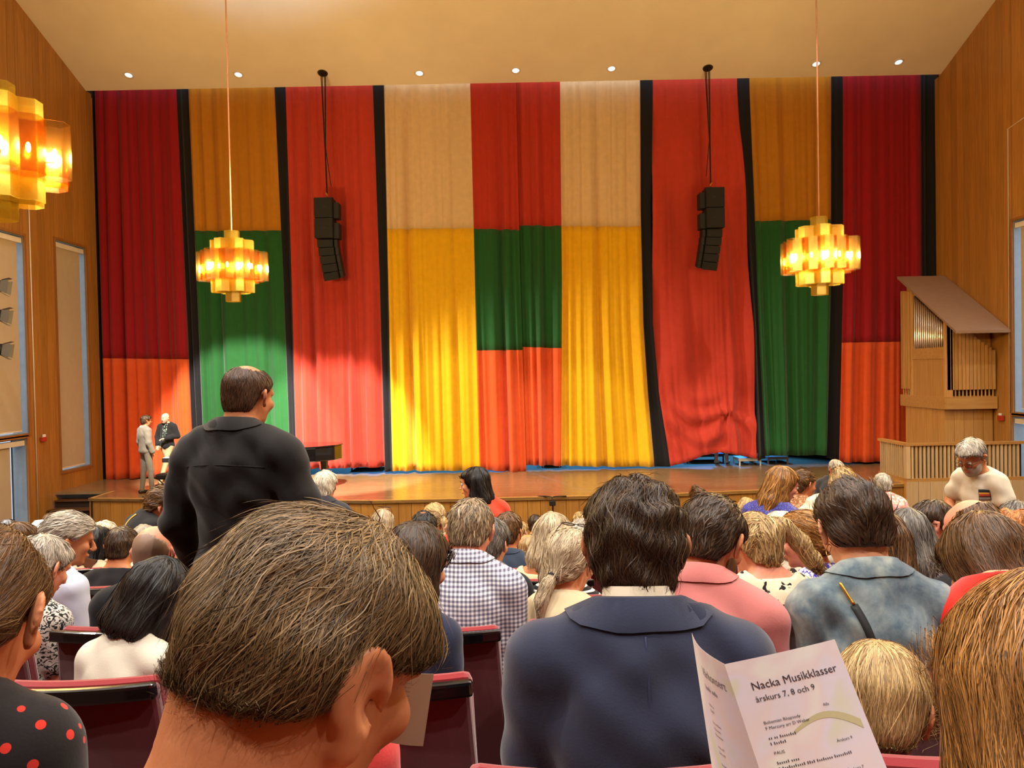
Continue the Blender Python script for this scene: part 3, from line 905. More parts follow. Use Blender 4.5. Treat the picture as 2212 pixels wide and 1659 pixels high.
for s in (-1, 1):
    for y in (-0.12, 0.12):
        MB().tube([(-s * 0.20, y, 0.0), (s * 0.20, y, 0.40)], 0.015, 6).build('leg', M_black, bn)
sc_ = tag(empty('stage_chair', (P(404, 985, 18.8).x, 18.8, 0)), 'grey blue stage chair behind the keyboard', 'chair')
MB().box(-0.22, 0.22, 0.18, 0.21, 0.52, 0.86).build('backrest', plain('chair_slate', (66, 80, 88), 0.6), sc_, bevel=0.02)
MB().box(-0.22, 0.22, -0.22, 0.2, 0.42, 0.46).build('seat', plain('chair_slate', (66, 80, 88), 0.6), sc_, bevel=0.015)
for x in (-0.2, 0.2):
    for y in (-0.2, 0.19):
        MB().tube([(x, y, 0), (x, y, 0.53 if y > 0 else 0.42)], 0.012, 6).build('leg', M_metal, sc_)
# microphone lead hanging over the stage edge
p = Vector((0.78, 15.84, 0.0))
ml = tag(empty('stage_lead', p), 'black lead with a plug box hanging over the middle of the stage front', 'cable')
MB().tube([(-0.28, 0.12, 0.012), (-0.12, 0.05, 0.02), (0.0, -0.02, 0.015), (0.01, -0.03, -0.2), (0.0, -0.035, -0.5), (0.01, -0.035, -0.9)], 0.013, 6).build('cord', M_black, ml, True)
MB().box(-0.06, 0.07, -0.09, -0.03, -0.16, -0.06).build('plug_box', M_black, ml, bevel=0.01)
MB().tube([(0.02, -0.02, 0.015), (0.15, 0.03, 0.02), (0.3, 0.06, 0.012)], 0.012, 6).build('cord', M_black, ml, True)
# white riser and low platforms behind the lifted curtain
def riser(x0, x1, y0, y1, h, mat, lab, leg=0.035):
    r = tag(empty('stage_riser', ((x0 + x1) / 2, (y0 + y1) / 2, 0)), lab, 'riser', 'risers behind the curtain')
    a, b = (x1 - x0) / 2, (y1 - y0) / 2
    MB().box(-a, a, -b, b, h - 0.08, h).build('platform', mat, r)
    for sx in (-1, 1):
        for sy in (-1, 1):
            MB().box(sx * a - leg * (sx > 0), sx * a + leg * (sx < 0), sy * b - leg * (sy > 0), sy * b + leg * (sy < 0), 0, h - 0.08).build('leg', mat, r)
M_wm = plain('white_metal', (215, 214, 205), 0.4)
xa, xb = P(1596, 1010, 20.35).x, P(1643, 1010, 20.35).x
riser(xa, xb, 20.3, 20.9, 0.20, M_wm, 'small white metal riser showing under the lifted curtain', 0.03)
xa, xb = P(1648, 1000, 20.9).x, P(1692, 1000, 20.9).x
riser(xa, xb, 20.5, 21.4, 0.20, plain('riser_grey', (120, 112, 100), 0.6), 'grey low riser under the right green panel')
xa, xb = P(760, 1010, 20.8).x, P(826, 1010, 20.8).x
riser(xa, xb, 20.7, 21.6, 0.22, M_black, 'black low riser under the left orange red panel')
xa, xb = P(1170, 1005, 20.8).x, P(1212, 1005, 20.8).x
riser(xa, xb, 20.7, 21.5, 0.20, M_black, 'black low riser under the centre orange panel')
xa, xb = P(1480, 1003, 21.2).x, P(1560, 1003, 21.2).x
riser(xa, xb, 21.0, 21.9, 0.25, M_black, 'black low riser left of the white riser')

# three theatre spotlights on a pole in front of the wide left blind
ps = tag(empty('spotlight_stand', (-10.36, 15.15, HALL_Z)), 'pole with three black barn door spotlights at the left picture edge', 'stage light')
MB().tube([(0, 0, 0.02), (0, 0, 6.8)], 0.025, 8).build('pole', M_black, ps)
MB().lathe([(0.0, 0.0), (0.35, 0.0), (0.35, 0.03), (0.05, 0.05)], 20).build('base', M_black, ps)
for k, py in enumerate((612, 676, 750)):
    z = P(6, py, 15.2).z - HALL_Z
    can = MB(); can.tube([(0.02, 0.0, z), (0.30, 0.10, z - 0.05)], [0.09, 0.12], 14); cn = can.build('lamp_can', M_black, ps, True)
    MB().tube([(0.0, 0.0, z), (0.1, 0.03, z)], 0.03, 6).build('yoke', M_black, ps)
    e = Vector((0.30, 0.10, z - 0.05)); ax = Vector((0.9, 0.35, -0.15)).normalized(); sd = ax.cross(Vector((0, 0, 1))).normalized(); up = sd.cross(ax)
    for (d1, d2) in ((up, sd), (-up, sd), (sd, up), (-sd, up)):
        a = e + d1 * 0.12
        q = [a - d2 * 0.10, a + d2 * 0.10, a + d2 * 0.14 + ax * 0.14 + d1 * 0.06, a - d2 * 0.14 + ax * 0.14 + d1 * 0.06]
        n_ = (q[1] - q[0]).cross(q[2] - q[0]).normalized() * 0.006
        MB().hexa([tuple(x) for x in q] + [tuple(x + n_) for x in q]).build('barn_door', plain('barn_door_edge', (120, 118, 112), 0.5), cn)
from mathutils.bvhtree import BVHTree
# ================================================================== people: smooth solid modelling on a grid
def sd_ell(Pn, c, r, R=None):
    q = Pn - np.asarray(c, np.float32)
    if R is not None: q = q @ R                      # into the ellipsoid's own axes
    r = np.asarray(r, np.float32)
    a = q / r
    k0 = np.sqrt((a * a).sum(-1)) + 1e-6
    b = a / r
    k1 = np.sqrt((b * b).sum(-1)) + 1e-6
    return k0 * (k0 - 1.0) / k1
def sd_cap(Pn, a, b, ra, rb):
    a = np.asarray(a, np.float32); b = np.asarray(b, np.float32)
    ab = b - a; pa = Pn - a
    t = np.clip((pa @ ab) / max(float(ab @ ab), 1e-9), 0, 1)
    d = pa - t[..., None] * ab
    return np.sqrt((d * d).sum(-1)) - (ra + (rb - ra) * t)
def smin(a, b, k):
    h = np.clip(0.5 + 0.5 * (b - a) / k, 0, 1)
    return b + (a - b) * h - k * h * (1 - h)
def prim_box(p):
    if p[0] == 'e':
        m = float(max(p[2])) if p[3] is not None else np.asarray(p[2])
        return np.asarray(p[1]) - m, np.asarray(p[1]) + m
    m = max(p[3], p[4])
    return np.minimum(p[1], p[2]) - m, np.maximum(p[1], p[2]) + m
class Field:
    """a signed distance grid that solids are smoothly blended into"""
    def __init__(s, prims, vox, grow=0.0, pad=0.03):
        los, his = zip(*[prim_box(p) for p in prims])
        s.h = vox
        s.o = (np.min(los, 0) - grow - pad).astype(np.float32)
        n = np.ceil((np.max(his, 0) + grow + pad - s.o) / vox).astype(int) + 1
        s.n = n
        s.F = np.full(tuple(n), 0.12, np.float32)
        s.ax = [s.o[i] + vox * np.arange(n[i], dtype=np.float32) for i in range(3)]
    def pts(s, lo=None, hi=None):
        sl = []
        for i in range(3):
            a = 0 if lo is None else max(0, int((lo[i] - s.o[i]) / s.h))
            b = s.n[i] if hi is None else min(s.n[i], int((hi[i] - s.o[i]) / s.h) + 2)
            sl.append(slice(a, max(b, a + 1)))
        g = np.stack(np.meshgrid(s.ax[0][sl[0]], s.ax[1][sl[1]], s.ax[2][sl[2]], indexing='ij'), -1)
        return tuple(sl), g
    def add(s, prims, grow=0.0, k=0.02):
        for p in prims:
            lo, hi = prim_box(p)
            kk = p[5] if len(p) > 5 and p[5] else k
            m = grow + kk + 0.012
            sl, g = s.pts(lo - m, hi + m)
            d = (sd_ell(g, p[1], p[2], p[3]) if p[0] == 'e' else sd_cap(g, p[1], p[2], p[3], p[4])) - grow
            s.F[sl] = smin(s.F[sl], d.astype(np.float32), kk)
        return s
    def cut(s, prims, k=0.006):
        for p in prims:
            lo, hi = prim_box(p)
            sl, g = s.pts(lo - 0.02, hi + 0.02)
            d = (sd_ell(g, p[1], p[2], p[3]) if p[0] == 'e' else sd_cap(g, p[1], p[2], p[3], p[4]))
            s.F[sl] = -smin(-s.F[sl], d.astype(np.float32), k)
        return s
    def grid(s):
        return np.stack(np.meshgrid(*s.ax, indexing='ij'), -1)
    def clip(s, d):
        s.F = np.maximum(s.F, d.astype(np.float32))
        return s
    def sample(s, p):
        q = (p - s.o) / s.h
        q = np.clip(q, 0, s.n - 1.001)
        i = q.astype(int); f = q - i
        out = 0
        for dx in (0, 1):
            for dy in (0, 1):
                for dz in (0, 1):
                    w = (f[:, 0] if dx else 1 - f[:, 0]) * (f[:, 1] if dy else 1 - f[:, 1]) * (f[:, 2] if dz else 1 - f[:, 2])
                    out = out + w * s.F[i[:, 0] + dx, i[:, 1] + dy, i[:, 2] + dz]
        return out
    def grad(s, p):
        e = s.h * 0.9
        g = np.stack([s.sample(p + np.eye(3)[i] * e) - s.sample(p - np.eye(3)[i] * e) for i in range(3)], -1)
        return g / (np.linalg.norm(g, axis=1, keepdims=True) + 1e-9)
    def mesh(s):
        F, h = s.F, s.h
        S = F < 0
        nx, ny, nz = F.shape
        c = np.zeros((nx - 1, ny - 1, nz - 1), np.int8)
        for dx in (0, 1):
            for dy in (0, 1):
                for dz in (0, 1):
                    c += S[dx:nx - 1 + dx, dy:ny - 1 + dy, dz:nz - 1 + dz]
        act = (c > 0) & (c < 8)
        ijk = np.argwhere(act)
        idx = np.full(act.shape, -1, np.int64)
        idx[act] = np.arange(len(ijk))
        cor = np.array([(a, b, d) for a in (0, 1) for b in (0, 1) for d in (0, 1)])
        val = np.stack([F[ijk[:, 0] + a, ijk[:, 1] + b, ijk[:, 2] + d] for a, b, d in cor], -1)
        acc = np.zeros((len(ijk), 3)); cnt = np.zeros(len(ijk))
        for i in range(8):
            for j in range(i + 1, 8):
                if np.abs(cor[i] - cor[j]).sum() != 1: continue
                va, vb = val[:, i], val[:, j]
                m = (va < 0) != (vb < 0)
                t = va[m] / (va[m] - vb[m])
                acc[m] += cor[i] + t[:, None] * (cor[j] - cor[i])
                cnt[m] += 1
        V = s.o + h * (ijk + acc / cnt[:, None])
        Q = []
        for ax in range(3):
            sl0 = [slice(None)] * 3; sl1 = [slice(None)] * 3
            sl0[ax] = slice(0, -1); sl1[ax] = slice(1, None)
            a, b = S[tuple(sl0)], S[tuple(sl1)]
            e = np.argwhere(a != b)
            o1, o2 = [(1, 2), (2, 0), (0, 1)][ax]
            ok = (e[:, o1] > 0) & (e[:, o2] > 0) & (e[:, o1] < F.shape[o1] - 1) & (e[:, o2] < F.shape[o2] - 1)
            e = e[ok]
            if not len(e): continue
            def cell(d1, d2):
                q = e.copy(); q[:, o1] += d1; q[:, o2] += d2
                return idx[q[:, 0], q[:, 1], q[:, 2]]
            q = np.stack([cell(-1, -1), cell(0, -1), cell(0, 0), cell(-1, 0)], -1)
            inside = a[e[:, 0], e[:, 1], e[:, 2]]
            q[~inside] = q[~inside][:, ::-1]
            Q.append(q)
        return V, np.concatenate(Q)

def np_mesh(name, V, Q, shade=None, smooth=True):
    me = bpy.data.meshes.new(name)
    V = np.asarray(V, np.float32); Q = np.asarray(Q, np.int32)
    k = Q.shape[1]
    me.vertices.add(len(V)); me.vertices.foreach_set('co', V.ravel())
    me.loops.add(Q.size); me.loops.foreach_set('vertex_index', Q.ravel())
    me.polygons.add(len(Q)); me.polygons.foreach_set('loop_start', np.arange(0, Q.size, k, dtype=np.int32))
    if smooth: me.polygons.foreach_set('use_smooth', np.ones(len(Q), bool))
    if shade is not None:
        at = me.attributes.new('shade', 'FLOAT', 'POINT'); at.data.foreach_set('value', np.asarray(shade, np.float32))
    me.update(calc_edges=True)
    return me

def E(c, r, R=None, k=None): return ('e', np.asarray(c, float), np.asarray(r, float), R, None, k)
def K(a, b, ra, rb=None, k=None): return ('c', np.asarray(a, float), np.asarray(b, float), ra, ra if rb is None else rb, k)
def xf(prims, R, t, s=1.0):
    """rotate, scale and move a list of solids"""
    out = []
    for p in prims:
        if p[0] == 'e':
            Rp = p[3] if p[3] is not None else np.eye(3)
            out.append(('e', R @ p[1] * s + t, p[2] * s, R @ Rp, None, p[5]))
        else:
            out.append(('c', R @ p[1] * s + t, R @ p[2] * s + t, p[3] * s, p[4] * s, p[5]))
    return out
def rotm(yaw=0, pitch=0, roll=0):
    """face direction +Y; yaw turns to the right, pitch looks down, roll tips to the right (degrees)"""
    M_ = Matrix.Rotation(math.radians(-yaw), 3, 'Z') @ Matrix.Rotation(math.radians(-pitch), 3, 'X') @ Matrix.Rotation(math.radians(roll), 3, 'Y')
    return np.array(M_)

def head_prims(fem=False, ears=True, es=1.0, ef=42):
    w = 0.95 if fem else 1.0
    p = [E((0, -.014, .028), (.076 * w, .097, .087)), E((0, .042, .035), (.062 * w, .052, .058)), E((0, .036, -.035), (.062 * w, .056, .07)),
         E((0, .032, -.082), (.05 * w, .052, .033)), E((0, .072, -.100), (.021, .019, .018)), E((.04, .070, -.024), (.023, .022, .022)), E((-.04, .070, -.024), (.023, .022, .022)),
         K((-.034, .088, .022), (.034, .088, .022), .012), K((0, .098, .010), (0, .120, -.032), .008, .0125, .008), E((.009, .110, -.037), (.009, .010, .008), None, .006),
         E((-.009, .110, -.037), (.009, .010, .008), None, .006), E((0, .094, -.061), (.023, .010, .006), None, .006), E((0, .092, -.071), (.019, .010, .007), None, .006)]
    if ears:
        for s in (-1, 1):
            Re = rotm(-s * ef, 0, 0) @ rotm(0, -8, 0)
            p += [E((s * (.083 + .007 * es), -.010, .0), np.array((.0072, .025, .031)) * es, Re, .006), E((s * (.080 + .006 * es), -.004, -.030 * es), np.array((.0072, .013, .017)) * es, Re, .006)]
    return p
def head_cuts(ears=True, es=1.0, ef=42):
    p = [E((.031, .106, .004), (.017, .013, .011)), E((-.031, .106, .004), (.017, .013, .011))]
    if ears:
        for s in (-1, 1):
            Re = rotm(-s * ef, 0, 0) @ rotm(0, -8, 0)
            p += [E((s * (.088 + .010 * es), -.004, .003), np.array((.0070, .013, .022)) * es, Re), E((s * (.088 + .006 * es), .006, -.012), np.array((.008, .009, .012)) * es, Re)]
    return p

# ---- skin, hair, cloth materials
def skin(name, rgb):
    key = 'skin_' + name
    if key in _M: return _M[key]
    t = NT(key); c = lin(rgb); co = t.coords()
    n = t.noise(co, 22, 5, 0.6); n2 = t.noise(co, 160, 3)
    t.color(t.ramp(n, [(0.3, (c[0] * .90, c[1] * .78, c[2] * .74)), (0.7, c)])).rough(0.5, 0.35)
    t.b.inputs['Subsurface Weight'].default_value = 0.12
    t.b.inputs['Subsurface Radius'].default_value = (0.01, 0.004, 0.002)
    t.bump(n2, 0.15, 0.001)
    _M[key] = t.m
    return t.m
SK = {'fair': (222, 160, 122), 'pink': (226, 152, 122), 'tan': (196, 128, 86), 'deep': (150, 92, 58), 'pale': (232, 182, 150)}
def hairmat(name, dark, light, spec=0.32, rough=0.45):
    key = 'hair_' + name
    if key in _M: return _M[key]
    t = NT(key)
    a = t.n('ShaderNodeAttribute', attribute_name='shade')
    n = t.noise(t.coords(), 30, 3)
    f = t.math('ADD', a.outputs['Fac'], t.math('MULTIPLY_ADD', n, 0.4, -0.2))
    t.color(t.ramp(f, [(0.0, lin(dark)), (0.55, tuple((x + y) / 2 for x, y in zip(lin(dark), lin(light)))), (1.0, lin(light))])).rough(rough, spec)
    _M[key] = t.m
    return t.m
HC = {'greybrown': ((58, 42, 26), (186, 158, 122)), 'brown': ((44, 28, 16), (122, 84, 48)), 'darkbrown': ((26, 18, 12), (88, 64, 44)), 'black': ((10, 8, 8), (44, 36, 32)),
      'blond': ((110, 80, 44), (226, 190, 130)), 'ashblond': ((120, 98, 70), (222, 200, 164)), 'grey': ((110, 98, 84), (206, 194, 176)), 'white': ((176, 162, 138), (246, 236, 214)),
      'golden': ((74, 44, 16), (190, 132, 66)), 'ginger': ((110, 58, 20), (206, 130, 60)), 'stubble': ((120, 92, 74), (168, 138, 116)), 'cropped': ((44, 29, 19), (104, 74, 52)), 'pepper': ((40, 26, 13), (152, 120, 80)), 'darkgrey': ((48, 44, 40), (140, 132, 122))}

def strands(fd, V, n, flow, length, width, lift=0.003, seg=5, wave=0.0, seed=1, lo=0.0, hi=1.0, droop=0.0, fly=0.04):
    """thin tapering ribbons combed over the surface of the hair mass"""
    r = np.random.default_rng(seed)
    gv = fd.grad(V); rad = V - np.array([0, -.01, .0]); rad[:, 2] = np.where(V[:, 2] < -.09, 0, rad[:, 2])
    V = V[((gv * rad).sum(1) / (np.linalg.norm(rad, axis=1) + 1e-6) > .25) & (gv[:, 2] > -.85)]
    i = r.integers(0, len(V), n)
    p = V[i] + r.normal(0, fd.h * 0.4, (n, 3))
    L = length * r.uniform(0.55, 1.25, n)
    st = (L / seg)[:, None]
    off = lift * r.uniform(0.0, 1.0, n) * np.where(r.random(n) < fly, 3.0, 1.0)
    W = width * r.uniform(0.6, 1.3, n)
    sh = np.clip(r.normal(0.52, 0.27, n), lo, hi)
    ph = r.uniform(0, 6.28, n)
    A, B = [], []
    jit = r.normal(0, 0.16, (n, 3))
    g = fd.grad(p); p = p - g * (fd.sample(p) - off * 0.2)[:, None]
    for k in range(seg + 1):
        g = fd.grad(p)
        d = flow(p) + jit
        if droop: d = d + np.array([0, 0, -droop])
        d = d - g * (d * g).sum(1, keepdims=True)
        d = d / (np.linalg.norm(d, axis=1, keepdims=True) + 1e-6)
        sd_ = np.cross(d, g)
        if wave:
            q = p * 46.0
            d = d + sd_ * (wave * np.sin(q[:, 0] * 1.1 + q[:, 2] * 1.7 + ph * 0.35 + k * 1.1))[:, None]
        w = (W * math.sin(min(1.0, 0.25 + 0.75 * (1 - k / seg) + (0.0 if k else -0.1)) * PI / 2))[:, None] * (0.12 if k == seg else 1)
        tw = sd_ * 0.92 + g * 0.38 * np.sin(ph)[:, None]
        A.append(p - tw * w); B.append(p + tw * w)
        p = p + d * st
        t = off * (0.2 + 0.8 * (k + 1) / seg)
        s_ = fd.sample(p)
        p = p - g * (np.clip(s_ - t, -0.02, 0.02))[:, None]
    VV = np.stack([x for k in range(seg + 1) for x in (A[k], B[k])], 1).reshape(-1, 3)
    base = (np.arange(n) * 2 * (seg + 1))[:, None]
    Q = np.concatenate([base + np.array([2 * k, 2 * k + 1, 2 * k + 3, 2 * k + 2]) for k in range(seg)], 1).reshape(-1, 4)
    return VV, Q, np.repeat(sh, 2 * (seg + 1))

def hairline(y, z_nape, z_ear, z_front):
    return np.interp(y, [-.11, -.05, -.012, .022, .05, .085, .12], [z_nape, z_nape + .012, z_ear, z_ear + .012, z_front - .022, z_front, z_front])

def make_hair(style, fem, vox, dist, col, seed, opt):
    """returns (verts, quads, shade) in head space"""
    w = 0.95 if fem else 1.0
    t = opt.get('t', .012)
    base = [E((0, -.014, .028), (.076 * w, .097, .087)), E((0, .042, .035), (.062 * w, .052, .058)), E((0, -.045, -.03), (.062 * w, .05, .06))]
    extra, tie = [], None
    L = opt.get('L', .3)
    nape, ear, front = opt.get('nape', -.078), opt.get('ear', .002), opt.get('front', .066)
    if style == 'long':
        for x in (-.048, 0, .048):
            y0 = -.075 + abs(x) * .35
            extra += [K((x, y0, .02), (x * 1.25, y0 - .015, -.13), .040, .044), K((x * 1.25, y0 - .015, -.13), (x * 1.25, y0 - opt.get('back', .02), -L), .044, opt.get('end', .026))]
        for s in (-1, 1):
            extra += [K((s * .070 * w, -.01, .03), (s * .082 * w, .005, -.09), .024, .026), K((s * .082 * w, .005, -.09), (s * .085, -.03, -min(L, .24)), .026, .016)]
    elif style == 'bob':
        for s in (-1, 1):
            extra += [K((s * .068 * w, .0, .04), (s * .082 * w, .0, -.10), .028, .030), K((s * .055, -.06, .02), (s * .058, -.07, -.11), .036, .036)]
        extra += [K((0, -.08, .02), (0, -.085, -.115), .04, .038)]
    elif style == 'ponytail':
        tie = np.array(opt.get('tie', (0, -.115, -.03)))
        tail = [np.array(q) for q in opt.get('tail', [(0, -.14, -.06), (0, -.15, -.14), (0, -.145, -.24)])]
        pts = [tie] + tail; rs = [.014] + list(opt.get('tr', [.022, .024, .010]))
        extra += [K(pts[i], pts[i + 1], rs[i], rs[i + 1]) for i in range(len(pts) - 1)]
    elif style == 'bun':
        tie = np.array(opt.get('tie', (0, -.125, .0)))
        br = opt.get('bun', .036)
        extra += [E(tie, (br, br * .85, br))]
    elif style == 'curly':
        base += [E((0, -.03, .03), (.092, .105, .095))]
        if opt.get('fall'): extra += [K((x, -.06, .0), (x * 1.2, -.08, -opt['fall']), .045, .036) for x in (-.05, 0, .05)]
    fd = Field(base + extra, vox, t + .012)
    fd.add(base, t, .02)
    g = fd.grid()
    X, Y, Z = g[..., 0], g[..., 1], g[..., 2]
    rr = np.random.default_rng(seed)
    a = opt.get('lump', .0025); f = opt.get('lf', 60.0); q = rr.uniform(0, 6.28, 6)
    fd.F += a * (np.sin(X * f + q[0] + 2 * np.sin(Z * f * .4 + q[1])) * np.sin(Y * f * .8 + q[2]) + .7 * np.sin((Z + Y * .4) * f * 1.3 + q[3] + 1.5 * np.sin(X * f * .6 + q[4])))
    if style not in ('none',):
        hl = hairline(Y, nape, ear, front)
        cut = (hl - Z) * .8
        if opt.get('temples'): cut = np.maximum(cut, (np.abs(X) - .048) * .7 - np.clip(.085 - Y, 0, 1) * 1.2)
        if style in ('long', 'bob') : cut = np.where(Y < .05, np.minimum(cut, (-.11 - Z) * .8 + np.clip(Y - .02, 0, 1) * 3), cut)
        fd.clip(cut)
    if opt.get('earcut', True) and style in ('short', 'buzz', 'ponytail', 'bun') :
        fd.cut([E((sx * .092, .002, -.006), (.024, .027, .040), None) for sx in (-1, 1)], .006)
    if opt.get('bald'):
        # bare crown: radius about a point on the top
        cx, cy, cz, rx = opt['bald']
        dd = rx - np.sqrt(((X - cx) / opt.get('bw', 1.0)) ** 2 + (Y - cy) ** 2 + ((Z - cz) * .6) ** 2)
        fd.clip(dd)
    if extra:
        fd.add(extra, 0.0, .018)
        fd.F += a * .8 * np.sin(X * f * 1.6 + q[5] + 1.5 * np.sin(Z * 20)) * np.sin(Y * f + q[2])
    V, Q = fd.mesh()
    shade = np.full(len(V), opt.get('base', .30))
    n = int(opt.get('n', np.clip(5200 / dist, 260, 6500)))
    crown = np.array(opt.get('crown', (0.01, -.055, .115)))
    mode = opt.get('flow', {'ponytail': 'tie', 'bun': 'tie', 'long': 'down', 'bob': 'down'}.get(style, 'crown'))
    def flow(p):
        d = p - crown
        d = d / (np.linalg.norm(d, axis=1, keepdims=True) + .01)
        if mode == 'tie':
            e = tie - p; le = np.linalg.norm(e, axis=1, keepdims=True); e = e / (le + .01)
            below = np.clip((le < .035) | (p[:, 1:2] < tie[1] - .01), 0, 1)
            tail_d = np.array([0, -.25, -1.0]) if style == 'ponytail' else np.array([.6, 0, -.6])
            return e * (1 - below) + tail_d * below
        if mode == 'down': return d * np.clip((p[:, 2:3] - .02) * 14, 0, 1) + np.array([0, -.12, -1.0])
        if mode == 'back': return d * .25 + np.array([0, -1.0, -.25])
        if mode == 'vec': return np.array(opt['vec']) + d * .3
        return d + np.array([0, -.1, -.35])
    slen = opt.get('slen', .05 if style in ('short', 'buzz', 'curly') else .10)
    if n > 0 and style != 'buzz':
        V2, Q2, s2 = strands(fd, V, n, flow, slen, opt.get('sw', .0011 + .00055 * dist), opt.get('lift', .004), 6 if dist < 3 else 4, opt.get('wave', .15), seed, fly=opt.get('fly', .04))
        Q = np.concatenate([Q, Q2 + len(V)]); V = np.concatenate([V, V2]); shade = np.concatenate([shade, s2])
    return V, Q, shade

def on_garment(D, x, z, front=False, lift=.004):
    """point on the garment surface at torso coordinates x, z, found from behind or in front"""
    if 'bvh' not in D: D['bvh'] = BVHTree.FromPolygons([tuple(v) for v in D['gv'][0]], [tuple(int(i) for i in f) for f in D['gv'][1]])
    sg = -1 if front else 1
    o = D['T'](x, -.6 * sg, z); dr = D['Rt'] @ np.array([0, sg, 0])
    h, n, i, dist = D['bvh'].ray_cast(Vector(o), Vector(dr))
    if h is None: return Vector(D['T'](x, -.1 * sg, z)), Vector(-dr)
    return h + n * lift, n
def ribbon(D, path, width, name, mat, front=False, th=.004, lift=.003, parent=None):
    """a flat strap lying on the garment along torso coordinates (x, z)"""
    pts = []; ns = []
    for i in range(len(path) - 1):
        for k in range(5):
            t = k / 5
            a, b = path[i], path[i + 1]
            p_, n_ = on_garment(D, a[0] + (b[0] - a[0]) * t, a[1] + (b[1] - a[1]) * t, front, lift); pts.append(p_); ns.append(n_)
    p_, n_ = on_garment(D, *path[-1], front, lift); pts.append(p_); ns.append(n_)
    for _ in range(4):                           # even out the lie of the strap
        ns = [(ns[max(i - 1, 0)] + ns[i] * 2 + ns[min(i + 1, len(ns) - 1)]).normalized() for i in range(len(ns))]
        pts = [pts[i] if i in (0, len(pts) - 1) else (pts[i - 1] + pts[i] * 2 + pts[i + 1]) / 4 for i in range(len(pts))]
    V = []; F = []
    for i, p_ in enumerate(pts):
        tn = (pts[min(i + 1, len(pts) - 1)] - pts[max(0, i - 1)]).normalized(); sd_ = tn.cross(ns[i]).normalized() * width / 2
        V += [p_ - sd_, p_ + sd_, p_ + sd_ + ns[i] * th, p_ - sd_ + ns[i] * th]
    for i in range(len(pts) - 1):
        for j in range(4): F.append((i * 4 + j, i * 4 + (j + 1) % 4, (i + 1) * 4 + (j + 1) % 4, (i + 1) * 4 + j))
    F += [(3, 2, 1, 0), tuple((len(pts) - 1) * 4 + j for j in range(4))]
    return MB().add(V, F).build(name, mat, parent or D['root'], True)
def patch(D, x0, x1, z0, z1, name, mat, front=False, n=6, lift=.003, parent=None):
    V = []
    for j in range(n + 1):
        for i in range(n + 1):
            V.append(on_garment(D, x0 + (x1 - x0) * i / n, z0 + (z1 - z0) * j / n, front, lift)[0])
    F = [(j * (n + 1) + i, j * (n + 1) + i + 1, (j + 1) * (n + 1) + i + 1, (j + 1) * (n + 1) + i) for j in range(n) for i in range(n)]
    o = MB().add(V, F).build(name, mat, parent or D['root'], True)
    so = o.modifiers.new('thickness', 'SOLIDIFY'); so.thickness = .002
    return o
def to_obj(name, V, Q, mat, parent, shade=None):
    return link_mesh(name, np_mesh(name, V, Q, shade), mat, parent)

def glasses(parent, R, t, s, on_head=False, col='frame_dark', rgb=(40, 24, 18)):
    m = plain(col, rgb, 0.3)
    mb = MB()
    for sx in (-1, 1):
        ring = [(sx * .034 + .026 * math.cos(q), .121, .004 + .019 * math.sin(q)) for q in np.linspace(0, 2 * PI, 15)]
        mb.tube(ring, .0022, 5, False)
        mb.tube([(sx * .060, .121, .010), (sx * .078, .09, .010), (sx * .088, .0, .008), (sx * .086, -.02, -.006)], .0022, 5)
    mb.tube([(-.009, .122, .006), (.009, .122, .006)], .002, 5)
    me = mb.mesh('glasses')
    Rg = R; tg = t
    if on_head:
        A = rotm(0, -84, 0)                       # pushed up onto the crown
        Rg = R @ A; tg = t + R @ np.array([0, -.012, .020]) * s
    V = np.array([v.co for v in me.vertices]) @ (Rg.T * s) + tg
    me.vertices.foreach_set('co', V.astype(np.float32).ravel()); me.update()
    return link_mesh('glasses', me, m, parent, smooth=True)

SNAP = {  # who sits in which row (and a small shift along it)
        (338, 1290): (3, 0), (898, 1218): (3, 0), (1540, 1166): (3, -2), (1846, 1142): (3, -2), (2122, 1222): (3, 10), (103, 1226): (4, -12), (347, 1194): (4, -12),
        (1024, 1146): (4, -6), (1222, 1214): (4, 10), (1636, 1180): (4, -6), (1738, 1164): (5, -2), (1920, 1181): (4, -10), (2086, 1150): (4, 14), (2184, 1166): (5, 0),
        (150, 1166): (5, -2), (1074, 1173): (5, -14), (1207, 1196): (5, 14), (1956, 1157): (5, 4), (268, 1180): (6, -4), (430, 1200): (6, 6), (914, 1146): (6, 2),
        (1194, 1157): (6, 2), (1686, 1152): (6, 0), (2016, 1128): (6, -4), (2192, 1128): (6, 4), (44, 1168): (7, 0), (318, 1176): (7, -6), (1099, 1147): (7, 0),
        (1258, 1164): (7, 0), (1923, 1135): (7, 0), (17, 1154): (8, 0), (210, 1172): (8, 0), (828, 1131): (8, 0), (967, 1182): (8, 2), (1141, 1187): (8, -2),
        (1284, 1150): (8, 0), (229, 1156): (9, 0), (936, 1119): (9, 2), (1613, 1103): (9, 0), (90, 1152): (10, 0), (966, 1130): (10, -2), (1127, 1149): (10, -2),
        (1994, 1110): (10, -2), (114, 1132): (11, 0), (1158, 1134): (12, -2), (1256, 1130): (12, 0), (1276, 1116): (14, 0)}
SEATED_SEATS = []
